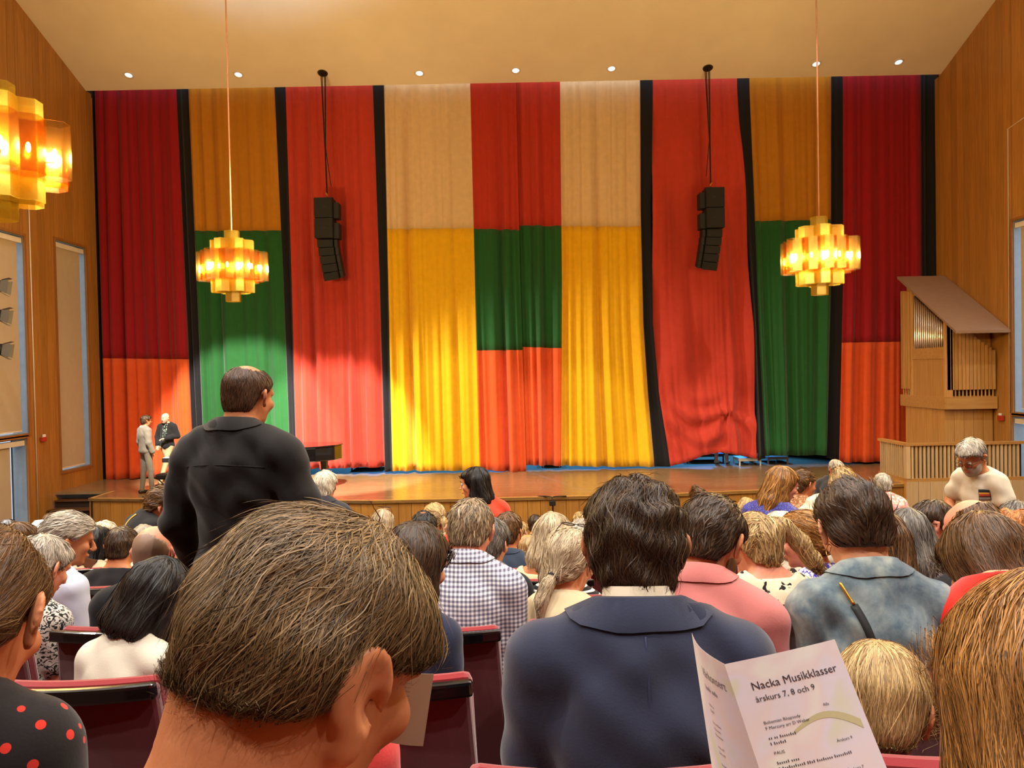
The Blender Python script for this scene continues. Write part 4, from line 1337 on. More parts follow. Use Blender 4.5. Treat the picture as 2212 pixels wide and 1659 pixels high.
def person(px, py, d, label, yaw=0, pitch=12, roll=0, s=1.0, fem=False, bs=None, hair='short', hc='brown', ho=None, sk='fair',
           top=None, sleeve='long', tyaw=None, lean=6, stand=False, collar=None, group='people in the audience', arms=None, glass=None, beard=None,
           legs=None, seat=True, shoulder=1.0, wrinkle=.003, ftop=.012, neckcut=None, floor=None, eyes=False, seed=None, ears=True, shift=(0, 0), legpose=None, headlift=0.0, feet=None, neckw=1.0, es=1.0, ef=42, nbz=0.0, vx=None, shoe=None):
    """one figure: head centre at pixel (px, py) and distance d"""
    ho = dict(ho or {})
    if hair in ('long', 'bob'): ears = False
    row = None
    if (px, py) in SNAP and not stand:
        row, j_ = SNAP[(px, py)]
        k_ = row_y(row) / d
        s *= k_; px += j_; d = row_y(row)
        bs = (bs * min(k_, 1.04)) if bs else (0.92 if fem else 1.0) * min(s, 1.04)
    seed = seed if seed is not None else int(px * 7 + py * 13) % 9999
    bs = bs or (0.92 if fem else 1.0) * s
    Hw = P(px, py, d)
    fz = floor if floor is not None else row_z(round(row_of(d)))
    if floor is None and not stand: fz = row_z(row_of(d))
    root = tag(empty('person', (Hw.x, Hw.y, fz)), label, 'person', group)
    H = np.array([0, 0, Hw.z - fz])
    Rh = rotm(yaw, pitch, roll)
    ty = yaw * 0.35 if tyaw is None else tyaw
    Rt = rotm(ty, lean, 0)
    NB = H + (rotm(yaw, pitch * .8, roll * .5) @ np.array([0, -.040, -.128]) + np.array([shift[0], shift[1], -.018 + nbz])) * s
    vox = vx or float(np.clip(.0026 * d, .0048, .016))
    skm = skin(sk, SK[sk])
    def sit_flat(f_):                            # seated: flattened on the seat cushion
        if stand: return
        g_ = f_.grid(); f_.clip(np.where(g_[..., 1] < NB[1] + .33, .362 - g_[..., 2], -1.0))
    # --- torso
    if stand: q = 1.0
    else: q = float(np.clip((NB[2] - .40) / (.60 * bs), .72, 1.3))
    def T(x, y, z): return NB + (Rt @ np.array([x, y, z * (q if z < -.1 else 1)])) * bs
    w = (.90 if fem else 1.0) * shoulder
    dz = -.045 if fem else -.03
    tors = [E(T(0, -.012, -.17), np.array([.150 * w, .100, .165 * q]) * bs, Rt, .05), E(T(0, .005, -.36), np.array([.138 * w, .102, .16 * q]) * bs, Rt, .06),
            E(T(0, .005, -.52), np.array([.158 * w * (1.05 if fem else 1), .115, .10 * q]) * bs, Rt, .06), E(T(0, -.04, -.15), np.array([.13 * w, .07, .12]) * bs, Rt, .05),
            E(T(0, -.016, -.045), np.array([.085, .066, .055]) * bs, Rt, .04)]
    for sx in (-1, 1):
        tors.append(K(T(sx * .028, -.012, .012), T(sx * .155 * w, -.012, -.055 + dz * .3), .050 * bs, .054 * bs, .035))
        if fem: tors.append(E(T(sx * .07, .085, -.2), np.array([.062, .055, .062]) * bs, Rt, .04))
    arms_p, fore_p, hand_p = [], [], []
    for i, sx in enumerate((-1, 1)):
        S_ = T(sx * .172 * w, -.008, -.065 + dz * .5)
        a = (arms or {}).get(i) or {}
        El = T(*a.get('e', ((sx * .225 * w, -.02, -.335) if stand else (sx * .186 * w, .05, -.325))))
        if stand: dfw = (sx * .235 * w, .06, -.56)
        else: dfw = (sx * .10, .235, -.40)
        Wr = T(*a.get('w', dfw))
        arms_p.append((K(S_, El, .058 * bs * (.9 if fem else 1), .043 * bs * (.9 if fem else 1), .03), S_, El))
        fore_p.append((K(El, Wr, .042 * bs * (.9 if fem else 1), .028 * bs, .02), El, Wr))
        dr = (Wr - El); dr = dr / (np.linalg.norm(dr) + 1e-6)
        sd_ = np.cross(dr, np.array([0, 0, 1.0])); sd_ = sd_ / (np.linalg.norm(sd_) + 1e-6); up = np.cross(sd_, dr)
        pc = Wr + dr * .05 * bs
        R_ = np.stack([sd_, dr, up], 1)
        hp = [E(pc, np.array([.038, .050, .017]) * bs, R_, .012)]
        for f_ in range(4):
            o_ = (f_ - 1.5) * .0185 * bs; ln = (.068, .078, .074, .058)[f_] * bs
            b0 = pc + sd_ * o_ * sx + dr * .04 * bs; b1 = b0 + dr * ln * .55 - up * .012 * bs; b2 = b1 + dr * ln * .3 - up * .030 * bs
            hp += [K(b0, b1, .0092 * bs, .0086 * bs, .004), K(b1, b2, .0086 * bs, .0072 * bs, .004)]
        t0 = pc - sd_ * sx * .030 * bs - dr * .015 * bs; t1 = t0 + (-sd_ * sx * .030 + dr * .040 - up * .008) * bs
        hp += [K(t0, t1, .012 * bs, .010 * bs, .006), K(t1, t1 + (dr * .026 - up * .012) * bs, .010 * bs, .008 * bs, .004)]
        hand_p.append(hp)
    neck_r = (.049 if fem else .060) * s * neckw
    headp = xf(head_prims(fem, ears, es, ef), Rh, H, s)
    neck = [K(H + Rh @ np.array([0, -.030, -.045]) * s, NB + (Rt @ np.array([0, .004, -.03])) * bs, neck_r, neck_r * 1.03, .03)]
    body = headp + neck + tors + [a[0] for a in arms_p] + [f[0] for f in fore_p] + [p for h in hand_p for p in h]
    fd = Field(body, vox)
    fd.add(headp, 0, .016).add(neck).add(tors, -.010).add([a[0] for a in arms_p], -.006 if sleeve != 'none' else 0).add([f[0] for f in fore_p])
    for h in hand_p: fd.add(h, 0, .01)
    fd.cut(xf(head_cuts(ears, es, ef), Rh, H, s))
    sit_flat(fd)
    V, Q = fd.mesh(); bV = V
    to_obj('body', V, Q, skm, root)
    # --- garment
    tm = top or cloth('plain_grey_jersey', (90, 88, 86))
    cp = list(tors)
    for i in range(2):
        k_, S_, El = arms_p[i]
        if sleeve == 'none': continue
        if sleeve == 'short':
            cp.append(K(S_, S_ + (El - S_) * .62, .060 * bs, .054 * bs, .03))
        else:
            cp.append(K(S_, El, .060 * bs * (.93 if fem else 1), .048 * bs, .03)); 
            cp.append(K(El, fore_p[i][2] + (El - fore_p[i][2]) * .06, .046 * bs, .034 * bs, .02))
    fd = Field(cp, max(vox, .006), ftop + .01)
    fd.add(cp, ftop, .03)
    g = fd.grid()
    rr = np.random.default_rng(seed + 5); a = rr.uniform(0, 6.28, 6)
    fd.F += wrinkle * (np.sin(g[..., 2] * 42 + 9 * g[..., 0] + a[0] + 1.4 * np.sin(g[..., 0] * 23 + a[1])) * np.sin(g[..., 0] * 16 + a[2] + g[..., 2] * 8)
                       + .6 * np.sin(g[..., 0] * 60 + g[..., 2] * 25 + a[3]) * np.sin(g[..., 2] * 30 + a[4]))
    loc = (g - NB) @ Rt / bs
    zc = (.035 if neckcut is None else neckcut[0]); sl_ = (.35 if neckcut is None else neckcut[1])
    # neckline: lower in front, optionally scooped at the back
    nl = loc[..., 2] - zc + np.clip(loc[..., 1], -.2, .3) * sl_
    if neckcut is not None and len(neckcut) > 2:
        nl = loc[..., 2] - zc - np.clip(np.abs(loc[..., 0]) - neckcut[2], 0, 1) * 1.3
    fd.clip(nl * .8 * bs)
    sit_flat(fd)
    V, Q = fd.mesh(); gV, gQ = V, Q
    gar = to_obj('garment', V, Q, tm, root)
    if collar:
        cm = collar.get('mat', tm)
        r0, r1, hh, z0 = collar.get('r0', .084), collar.get('r1', .068), collar.get('h', .045), collar.get('z', .016)
        n = 28; VV = []; 
        prof = [(r0, 0), (r1, hh), (r1 - .007, hh), (r1 - .005, hh - .02), (r0 - .008, -.012)]
        if collar.get('fold', True): prof = [(r0 + .010, -.006), (r1 + .006, hh), (r1 - .003, hh + .003), (r1 - .008, hh - .006), (r0 - .008, -.012)]
        for (r_, z_) in prof:
            for j in range(n):
                qn = 2 * PI * j / n
                yy = r_ * .93 * math.sin(qn)
                VV.append(T(r_ * math.cos(qn) * (w + .05), yy - .012, z0 + z_ - max(0, yy) * .55 - yy * .15))
        bv = BVHTree.FromPolygons([tuple(v) for v in gV], [tuple(int(i) for i in f) for f in gQ])
        for j in range(n):                      # the turned down edge lies on the garment
            h_, n_, i_, d_ = bv.find_nearest(Vector(VV[j]))
            if h_ is not None and d_ < .06: VV[j] = np.array(h_ + n_ * .005)
        QQ = [(i * n + j, i * n + (j + 1) % n, (i + 1) * n + (j + 1) % n, (i + 1) * n + j) for i in range(len(prof) - 1) for j in range(n)]
        to_obj('collar', VV, QQ, cm, root)
    if collar and collar.get('inner'):
        n = 28; VV = []
        for (r_, z_) in ((.074, 0), (.066, .058), (.060, .058), (.062, 0)):
            for j in range(n):
                qn = 2 * PI * j / n; yy = r_ * .95 * math.sin(qn)
                VV.append(T(r_ * math.cos(qn), yy - .010, .016 + z_ - max(0, yy) * .5 - yy * .15))
        QQ = [(i * n + j, i * n + (j + 1) % n, (i + 1) * n + (j + 1) % n, (i + 1) * n + j) for i in range(3) for j in range(n)]
        to_obj('shirt_collar', VV, QQ, collar['inner'], root)
    # --- hips and legs
    lm = legs or cloth('dark_trousers', (44, 42, 48))
    lp = [E(T(0, .01, -.53), np.array([.160, .12, .10]) * bs, Rt, .05)]
    feet_p = []
    for i, sx in enumerate((-1, 1)):
        hip = T(sx * .085, .02, -.56)
        if stand:
            an = np.array([sx * .10 + hip[0] * .6, hip[1] - .02, .09]); 
            if legpose: an = an + np.array(legpose[i])
            kn = (hip + an) / 2 + np.array([0, .03, .02])
        else:
            fwd = rotm(ty, 0, 0) @ np.array([sx * .02, .40, 0]) * bs
            kn = np.array([hip[0] + fwd[0], hip[1] + fwd[1], max(.46 * bs, .435)])
            an = np.array([kn[0], kn[1] - .02, .09])
        lp += [K(hip, kn, .082 * bs, .060 * bs, .03), K(kn, an, .058 * bs, .045 * bs, .02)]
        fw = rotm(ty if not stand else (feet if feet is not None else ty), 0, 0) @ np.array([0, 1, 0])
        feet_p += [K(an + np.array([0, 0, -.04]) - fw * .04, an + np.array([0, 0, -.052]) + fw * (.15 if stand else .10), .045, .036, .02)]
    fd = Field(lp, max(.014, vox)); fd.add(lp, .004, .03)
    sit_flat(fd)
    V, Q = fd.mesh(); tV = V; to_obj('trousers', V, Q, lm, root)
    for fp in feet_p:
        fd = Field([fp], .012); fd.add([fp], 0, .02)
        fd.clip(.0 - fd.grid()[..., 2])
        V, Q = fd.mesh(); to_obj('shoe', V, Q, shoe or plain('shoe_dark', (36, 30, 28), 0.4), root)
    # --- hair
    if hair != 'none':
        dark, light = HC[hc]
        hv = float(np.clip(.0026 * d, .0035, .009))
        V, Q, sh = make_hair(hair, fem, hv, d, hc, seed, ho)
        V = V @ (Rh.T * s) + H
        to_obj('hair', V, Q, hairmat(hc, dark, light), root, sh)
        if ho.get('band'):
            tie = Rh @ (np.array(ho.get('tie', (0, -.115, -.03))) + np.array(ho.get('bandoff', (0, -.004, -.004)))) * s + H
            b = MB(); ax = np.array(ho.get('bandax', (0, -.6, -.6))); ax = Rh @ ax / np.linalg.norm(ax)
            b.tube([tuple(tie - ax * .012 * s), tuple(tie + ax * .012 * s)], .021 * s, 12)
            b.build('hair_tie', plain('elastic_black', (16, 15, 16), 0.7), root, True)
    if beard:
        dark, light = HC[beard]
        bp = [E((0, .036, -.060), (.064, .058, .058)), E((0, .034, -.088), (.053, .056, .036)), E((0, .072, -.102), (.026, .024, .022))]
        fd = Field(bp, max(.004, vox * .6)); fd.add(bp, .004, .02)
        g = fd.grid(); cutb = np.maximum(g[..., 2] + .038 - np.clip(.06 - g[..., 1], 0, .05) * .5, -.004 - g[..., 1])
        fd.clip(cutb); fd.cut([E((0, .104, -.064), (.022, .014, .010))], .004)
        V, Q = fd.mesh()
        V = V @ (Rh.T * s) + H
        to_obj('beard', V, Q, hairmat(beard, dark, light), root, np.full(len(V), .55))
    if glass: glasses(root, Rh, H, s, glass == 'head')
    if eyes:
        for sx in (-1, 1):
            e = MB(); e.ball((0, 0, 0), .0115, 10, 8); eo = e.build('eye', plain('eye_white', (225, 215, 205), 0.2), root, True)
            eo.location = Rh @ np.array([sx * .031, .092, .004]) * s + H; eo.scale = (s, s, s)
            ib = MB(); ib.ball((0, 0, 0), .0062, 8, 6); io = ib.build('iris', plain('iris_brown', (40, 26, 18), 0.2), eo, True)
            io.location = rotm(yaw, pitch, roll) @ np.array([0, .0075, -.001])
            br = MB(); br.tube([tuple(Rh @ np.array([sx * x_, y_, z_]) * s + H) for x_, y_, z_ in ((.014, .1045, .022), (.032, .1035, .027), (.048, .094, .022))], [.0028, .0036, .002], 6)
            br.build('eyebrow', hairmat(hc, *HC[hc]), root, True)
        lp_ = MB(); lp_.tube([tuple(Rh @ np.array([x_, y_, -.066]) * s + H) for x_, y_ in ((-.021, .0965), (-.01, .1035), (0, .1045), (.01, .1035), (.021, .0965))], [.002, .0045, .005, .0045, .002], 6)
        lp_.build('lips', skin('lips', (176, 84, 74)), root, True)
    if seat and not stand:
        al = np.concatenate([bV, gV, tV]); al = al[(al[:, 2] > .30) & (al[:, 2] < .97)]
        yf = .108 - .088 * (al[:, 2] / 1.145 - .34) / .466 + .035 * np.minimum(1, (np.abs(al[:, 0]) / .22) ** 2)
        cx_ = float((bV[:, 0].min() + bV[:, 0].max()) / 2)
        SEATED_SEATS.append((Hw.x + cx_, Hw.y + float((al[:, 1] - yf).min()) - .015, fz, row if row is not None else max(1, round(row_of(d))), label))
    return dict(root=root, H=H, Rh=Rh, NB=NB, Rt=Rt, T=T, bs=bs, s=s, fz=fz, Hw=Hw, garment=gar, gv=(gV, gQ))
# ================================================================== theatre seats
M_velvet = cloth('red_velvet', (92, 6, 13), 0.8, 0.5, 260, 0.10, 0.1)
M_velvet2 = cloth('bright_red_velvet', (126, 12, 20), 0.8, 0.5, 260, 0.08, 0.1)
M_rail = plain('black_lacquer_rail', (12, 11, 11), 0.22, coat=0.5)
def make_seat():
    s = empty('theatre_seat')
    def curved(w0, w1, z0, z1, y0, y1, th, bow, n=8, nz=3):
        V, F = [], []
        for side in (0, 1):
            for j in range(nz + 1):
                t = j / nz
                for i in range(n + 1):
                    u = -1 + 2 * i / n
                    w = w0 + (w1 - w0) * t
                    rc = 1.0
                    V.append((u * w, y0 + (y1 - y0) * t + bow * u * u * (1) + side * th, z0 + (z1 - z0) * t))
        m = (nz + 1) * (n + 1)
        for j in range(nz):
            for i in range(n):
                a = j * (n + 1) + i
                F.append((a, a + 1, a + n + 2, a + n + 1)); F.append((m + a + n + 1, m + a + n + 2, m + a + 1, m + a))
        for i in range(n):
            F.append((m + i, m + i + 1, i + 1, i)); a = nz * (n + 1) + i; F.append((a, a + 1, m + a + 1, m + a))
        for j in range(nz):
            a = j * (n + 1); F.append((a, a + n + 1, m + a + n + 1, m + a)); a += n; F.append((m + a, m + a + n + 1, a + n + 1, a))
        return MB().add(V, F)
    # backrest faces +Y (the stage); its rear is towards the camera
    curved(.268, .235, .30, .80, .02, -.06, .035, .035).build('back_panel', M_velvet, s, bevel=.012)
    curved(.255, .238, .34, .806, .058, -.030, .05, .035).build('back_cushion', M_velvet2, s, bevel=.02)
    curved(.245, .243, .775, .812, -.083, -.089, .028, .035).build('top_rail', M_rail, s, bevel=.008)
    MB().box(-.24, .24, .12, .50, .225, .31).build('seat_cushion', M_velvet2, s, bevel=.03)
    for sx in (-1, 1):
        MB().box(sx * .273 - .011, sx * .273 + .011, .02, .15, .50, .525).build('armrest', M_rail, s, bevel=.008)
        MB().box(sx * .273 - .010, sx * .273 + .010, .03, .09, .0, .50).build('support', M_black, s)
    for c in s.children: c.scale = (1, 1, 1.145)
    return s
seat0 = make_seat()
seat0_used = [False]
def place_seat(x, y, z, label, group='red theatre seats in the stalls', rz=0.0):
    o = seat0 if not seat0_used[0] else copy_tree(seat0)
    seat0_used[0] = True
    o.location = (x, y, z); o.rotation_euler = (0, 0, rz)
    tag(o, label, 'seat', group)
    return o
# ================================================================== garment patterns
def pat(name, build, rough=0.85):
    if name in _M: return _M[name]
    t = NT(name); co = t.coords()
    c = build(t, co)
    t.color(c).rough(rough, 0.2)
    t.b.inputs['Sheen Weight'].default_value = 0.15
    t.bump(t.noise(co, 240, 2), 0.15, 0.002)
    _M[name] = t.m
    return t.m
def vor(t, co, scale, rnd=1.0, feat='F1'):
    v = t.n('ShaderNodeTexVoronoi', feature=feat); v.inputs['Scale'].default_value = scale; v.inputs['Randomness'].default_value = rnd
    t.l(co, v.inputs['Vector']); return v.outputs['Distance']
def sep(t, co):
    s = t.n('ShaderNodeSeparateXYZ'); t.l(co, s.inputs[0]); return s.outputs
def band(t, x, freq, duty=0.5, ph=0.0):
    f = t.math('FRACT', t.math('MULTIPLY_ADD', x, freq, ph)); return t.math('LESS_THAN', f, duty)
G_dots = pat('red_dotted_black', lambda t, co: t.mix(t.math('LESS_THAN', vor(t, co, 44, 0.45), 0.27), lin((24, 18, 18)), lin((190, 44, 30))))
def _ging(t, co):
    x, y, z = sep(t, co)
    a = band(t, x, 62); b = band(t, z, 62)
    return t.ramp(t.math('MULTIPLY', t.math('ADD', a, b), 0.5), [(0.0, lin((226, 222, 222))), (0.5, lin((158, 156, 170))), (1.0, lin((96, 92, 108)))])
G_gingham = pat('grey_gingham', _ging)
G_leaf = pat('black_white_leaf_print', lambda t, co: t.ramp(t.noise(co, 34, 3, 0.5, 3.0), [(0.46, lin((30, 28, 26))), (0.50, lin((206, 196, 184)))]))
G_leopard = pat('cream_black_spots', lambda t, co: t.ramp(t.noise(co, 26, 2, 0.4, 0.6), [(0.60, lin((222, 204, 172))), (0.62, lin((28, 24, 22)))]))
G_stripe = pat('black_white_stripe', lambda t, co: t.ramp(t.math('FRACT', t.math('MULTIPLY', sep(t, co)[2], 46)), [(0.34, lin((220, 214, 204))), (0.38, lin((22, 20, 22)))]))
G_floral = pat('coral_floral', lambda t, co: t.ramp(t.noise(co, 26, 3, 0.6, 1.0), [(0.38, lin((196, 182, 176))), (0.47, lin((214, 150, 130))), (0.56, lin((206, 84, 62))), (0.64, lin((150, 160, 172)))]))
G_sequin = pat('blue_sequins', lambda t, co: t.ramp(vor(t, co, 120, 1.0), [(0.0, lin((190, 190, 236))), (0.28, lin((54, 50, 140))), (1.0, lin((34, 30, 104)))]), 0.4)
def _plaid(t, co):
    x, y, z = sep(t, co)
    a = band(t, x, 9, 0.28, 0.2); b = band(t, x, 9, 0.08, 0.55); c = band(t, z, 8, 0.2)
    k = t.mix(a, lin((218, 206, 192)), lin((120, 122, 140)))
    k = t.mix(b, k, lin((190, 120, 104)))
    return t.mix(t.math('MULTIPLY', c, 0.5), k, lin((96, 100, 122)))
G_plaid = pat('pale_plaid', _plaid)
def _denim(t, co):
    n = t.noise(co, 6.0, 4, 0.55, 0.6); m = t.noise(co, 26, 4, 0.7)
    c = t.ramp(n, [(0.36, lin((44, 62, 80))), (0.50, lin((88, 104, 112))), (0.64, lin((160, 164, 152)))])
    return t.mix(0.35, c, t.ramp(m, [(0.3, lin((50, 68, 86))), (0.7, lin((150, 158, 154)))]))
G_denim = pat('washed_denim', _denim)
G_lace = pat('cream_lace', lambda t, co: t.ramp(vor(t, co, 130), [(0.12, lin((150, 128, 104))), (0.3, lin((226, 206, 180)))]))
G_brownpat = pat('tan_brown_print', lambda t, co: t.ramp(t.noise(co, 40, 3, 0.6, 1.5), [(0.4, lin((206, 160, 120))), (0.55, lin((136, 84, 50)))]))
G_viola = pat('violet_white_print', lambda t, co: t.ramp(t.noise(co, 60, 2), [(0.45, lin((62, 52, 150))), (0.55, lin((214, 206, 214)))]))
G_navy = cloth('navy_linen', (40, 44, 64), 0.9, 0.25, 300, 0.14)
G_pink = cloth('salmon_linen', (190, 112, 106), 0.9, 0.2, 300, 0.08)
G_blacks = cloth('black_overshirt', (24, 20, 19), 0.85, 0.15, 260, 0.12)
G_blackt = cloth('black_jersey', (30, 28, 30), 0.9, 0.1, 260, 0.1)
G_charcoal = cloth('charcoal_wool', (52, 52, 58), 0.9, 0.2, 260, 0.1)
G_cream = cloth('cream_cotton', (212, 190, 152), 0.9, 0.1, 260, 0.05)
G_white = cloth('white_cotton', (206, 192, 168), 0.9, 0.1, 260, 0.05)
G_ltblue = cloth('pale_blue_cotton', (190, 194, 212), 0.9, 0.1, 260, 0.06)
G_red = cloth('scarlet_knit', (206, 34, 18), 0.9, 0.3, 200, 0.08)
G_coral = cloth('coral_crepe', (206, 62, 58), 0.9, 0.2, 150, 0.12)
G_orange = cloth('orange_red_blouse', (204, 62, 34), 0.85, 0.2, 260, 0.1)
G_grey = cloth('grey_suiting', (120, 112, 100), 0.9, 0.2, 260, 0.08)
G_greyb = cloth('grey_knit', (112, 104, 108), 0.9, 0.2, 200, 0.1)
G_slate = cloth('slate_jersey', (52, 62, 78), 0.9, 0.1, 260, 0.08)
G_beige = cloth('beige_chino', (186, 160, 122), 0.9, 0.1, 260, 0.06)
G_sand = cloth('sand_cotton', (206, 176, 136), 0.9, 0.1, 260, 0.06)
G_darkblue = cloth('dark_blue_cloth', (34, 40, 64), 0.9, 0.2, 260, 0.1)
G_darkfloral = pat('dark_floral_shirt', lambda t, co: t.ramp(t.noise(co, 40, 2), [(0.55, lin((24, 26, 28))), (0.62, lin((150, 176, 150)))]))
G_tee = cloth('off_white_tee', (206, 198, 180), 0.9, 0.1, 260, 0.05)
WC = {'mat': G_white, 'r0': .080, 'r1': .066, 'h': .055, 'z': -.012, 'fold': False}

# ================================================================== the nearest people
A = person(672, 1428, .68, 'person with tousled grey brown hair and bare nape seated closest to the camera', yaw=42, pitch=26, roll=3, s=1.0, es=1.2, ef=4, hair='short', hc='pepper', sk='tan',
           ho=dict(t=.017, nape=-.036, ear=.012, front=.05, lump=.0035, lf=48, n=15000, slen=.055, sw=.00055, lift=.006, wave=.45, crown=(0, .015, .12), bald=(0, .050, .128, .046), bw=1.0, base=.16, fly=.03),
           top=G_blackt, tyaw=14, lean=18, neckcut=(-.10, .2), seed=11, ftop=.008, neckw=1.28, vx=.0038)
B = person(-62, 1335, 1.0, 'person with brown hair tied back in a black blouse with red dots', yaw=-4, pitch=28, fem=True, hair='ponytail', hc='brown', sk='tan',
           ho=dict(t=.012, tie=(0, -.10, -.07), tail=[(0, -.12, -.10), (0, -.125, -.2)], tr=[.02, .012], n=9000, slen=.12, sw=.0007, wave=.1, ear=-.01), top=G_dots, s=.95, bs=.76, tyaw=-22, lean=10, nbz=.03, shift=(-.01, 0))
C = person(2292, 1560, .70, 'person with golden brown hair swept back at the right picture edge', yaw=8, pitch=20, fem=True, s=1.06, hair='long', hc='golden', sk='tan',
           ho=dict(t=.016, fly=.005, L=.30, n=14000, slen=.16, sw=.0006, lift=.004, wave=.08, crown=(.075, -.02, .10), base=.25), top=G_sand, tyaw=-10, lean=10, ears=False)
D = person(1904, 1524, 1.48, 'child with blond straight hair seated behind the programme', yaw=42, pitch=22, s=.92, bs=.74, hair='short', hc='blond', sk='tan',
           ho=dict(t=.018, nape=-.085, ear=-.02, front=.05, n=8000, slen=.12, sw=.0010, wave=.06, crown=(-.01, -.05, .13), lump=.0015), top=G_slate, lean=12)
F_ = person(1372, 1180, 1.52, 'person with wavy dark brown hair wearing a navy linen blazer', yaw=6, pitch=17, hair='short', hc='darkbrown', sk='tan',
           ho=dict(t=.020, nape=-.095, ear=.004, front=.06, lump=.005, lf=75, n=9000, slen=.06, sw=.0009, lift=.007, wave=.6, crown=(.0, .0, .14), fly=.06), top=G_navy, lean=6, shoulder=1.06, ftop=.018,
           collar={'mat': G_navy, 'r0': .094, 'r1': .074, 'h': .050, 'z': .004, 'inner': G_white}, tyaw=2, wrinkle=.005)
G_ = person(1540, 1166, 2.2, 'person with brown hair and beard wearing a salmon pink shirt', yaw=44, pitch=30, hair='short', hc='darkbrown', sk='tan', beard='brown',
           ho=dict(t=.013, nape=-.082, n=4500, slen=.045, crown=(0, .03, .12), wave=.3), top=G_pink, collar={'r0': .086, 'r1': .070, 'h': .044, 'z': .014}, tyaw=16, lean=14)
H_ = person(1846, 1142, 2.12, 'person with dark hair combed up and hoop earrings in a washed denim shirt', yaw=0, pitch=26, hair='short', hc='darkbrown', sk='fair',
           ho=dict(t=.016, nape=-.075, ear=.006, n=5000, slen=.06, lift=.008, flow='vec', vec=(0, .3, .9), wave=.2, base=.25, lump=.003), top=G_denim, collar={'r0': .088, 'r1': .070, 'h': .044, 'z': .014}, lean=12, tyaw=0, shoulder=.97, wrinkle=.0055)
I_ = person(2122, 1222, 2.0, 'person with long straight brown hair wearing a scarlet top', yaw=-8, pitch=34, nbz=.09, shift=(-.05, -.02), fem=True, hair='long', hc='brown', sk='fair',
           ho=dict(t=.022, L=.17, back=.0, n=6000, slen=.16, sw=.0012, wave=.06), top=G_red, sleeve='long', lean=8)
J_ = person(1024, 1146, 3.1, 'person with short greying brown hair in a grey gingham shirt', yaw=14, pitch=24, hair='short', hc='greybrown', sk='pink',
           ho=dict(t=.012, nape=-.078, n=4500, slen=.040, wave=.2, lift=.006), top=G_gingham, collar={'r0': .088, 'r1': .070, 'h': .044, 'z': .014}, lean=12, tyaw=8)
K_ = person(1222, 1214, 2.9, 'person with blond low ponytail and spectacles pushed up on the head', yaw=36, pitch=20, fem=True, hair='ponytail', hc='ashblond', sk='fair', glass='head',
           ho=dict(t=.012, tie=(0, -.098, -.062), tail=[(-.008, -.125, -.10), (-.01, -.135, -.16), (-.005, -.125, -.23)], tr=[.021, .022, .012], n=4500, slen=.11, wave=.08, band=True, ear=-.004), top=G_cream, lean=10, tyaw=6)
L_ = person(898, 1218, 2.38, 'person with long dark brown hair over a dark jacket beside the gingham shirt', yaw=38, pitch=20, fem=True, hair='long', hc='darkbrown', sk='fair',
           ho=dict(t=.014, L=.36, back=-.01, n=5500, slen=.18, wave=.12), top=G_darkblue, lean=16)
N_ = person(338, 1290, 2.42, 'person with black chin length hair in a cream t-shirt leaning sideways', yaw=22, pitch=30, roll=10, s=.96, fem=True, bs=.74, hair='bob', hc='black', sk='tan',
           ho=dict(t=.016, n=5000, slen=.14, wave=.15), top=G_tee, sleeve='short', lean=16, tyaw=14)
O_ = person(536, 856, 2.96, 'person standing in a black overshirt seen from behind', yaw=22, pitch=10, hair='short', hc='cropped', sk='tan', stand=True, floor=row_z(4),
           ho=dict(t=.006, nape=-.08, n=2600, slen=.022, bald=(0, -.02, .125, .056), lump=.001, sw=.0012, lift=.002, base=.35), top=G_blacks, collar={'r0': .088, 'r1': .070, 'h': .044, 'z': .014}, lean=0, tyaw=12, ftop=.024, shoulder=1.05, wrinkle=.007,
           arms={0: {'e': (-.275, .02, -.34), 'w': (-.255, .12, -.54)}, 1: {'e': (.27, .02, -.34), 'w': (.25, .13, -.52)}})

person(640, 1345, 1.46, 'person in a coral crepe top in the row beyond the nearest head', yaw=10, pitch=20, fem=True, hair='short', hc='brown', ho=dict(n=1500), top=G_coral, lean=8, shoulder=1.12, wrinkle=.005)
# ================================================================== the rest of the audience
# props worn by the nearer people
ribbon(H_, [(-.105, .0), (-.097, -.025), (-.085, -.055)], .008, 'bag_chain', M_brass, lift=.005)
ribbon(H_, [(-.085, -.055), (-.065, -.12), (-.042, -.20)], .021, 'bag_strap', plain('strap_black', (10, 9, 9), .7))
ribbon(H_, [(-.042, -.20), (-.03, -.27)], .008, 'bag_chain', M_brass, lift=.005)
for sx in (-1, 1):
    c_ = H_['Rh'] @ np.array([sx * .088, -.002, -.062]) + H_['H']
    MB().tube([(c_[0] + .004 * math.sin(q), c_[1] + .013 * math.cos(q), c_[2] + .016 * math.sin(q)) for q in np.linspace(0, 2 * PI, 13)], .0016, 5, False).build('earring', M_brass, H_['root'], True)
ribbon(O_, [(-.16, -.115), (-.08, -.105), (0, -.10), (.08, -.105), (.16, -.115)], .003, 'yoke_seam', plain('seam_black', (12, 10, 10), .8), th=.0015, lift=.001)
ribbon(F_, [(0, .0), (0, -.10), (0, -.40)], .003, 'back_seam', cloth('navy_seam', (38, 44, 74)), th=.001, lift=.001)
person(103, 1226, 3.1, 'person with thick short grey hair in a black and white leaf print top', yaw=20, pitch=26, fem=True, hair='short', hc='grey', sk='pink', ho=dict(t=.016, nape=-.085, n=2600, slen=.05, wave=.3, ear=-.01), top=G_leaf, lean=10, sleeve='short')
person(150, 1166, 3.95, 'person with swept silver hair wearing a pale blue shirt', yaw=55, pitch=14, s=1.08, hair='short', hc='grey', sk='tan', ho=dict(t=.019, nape=-.08, n=2600, slen=.07, wave=.4, flow='back', lift=.008), top=G_ltblue, collar={}, lean=12, tyaw=25)
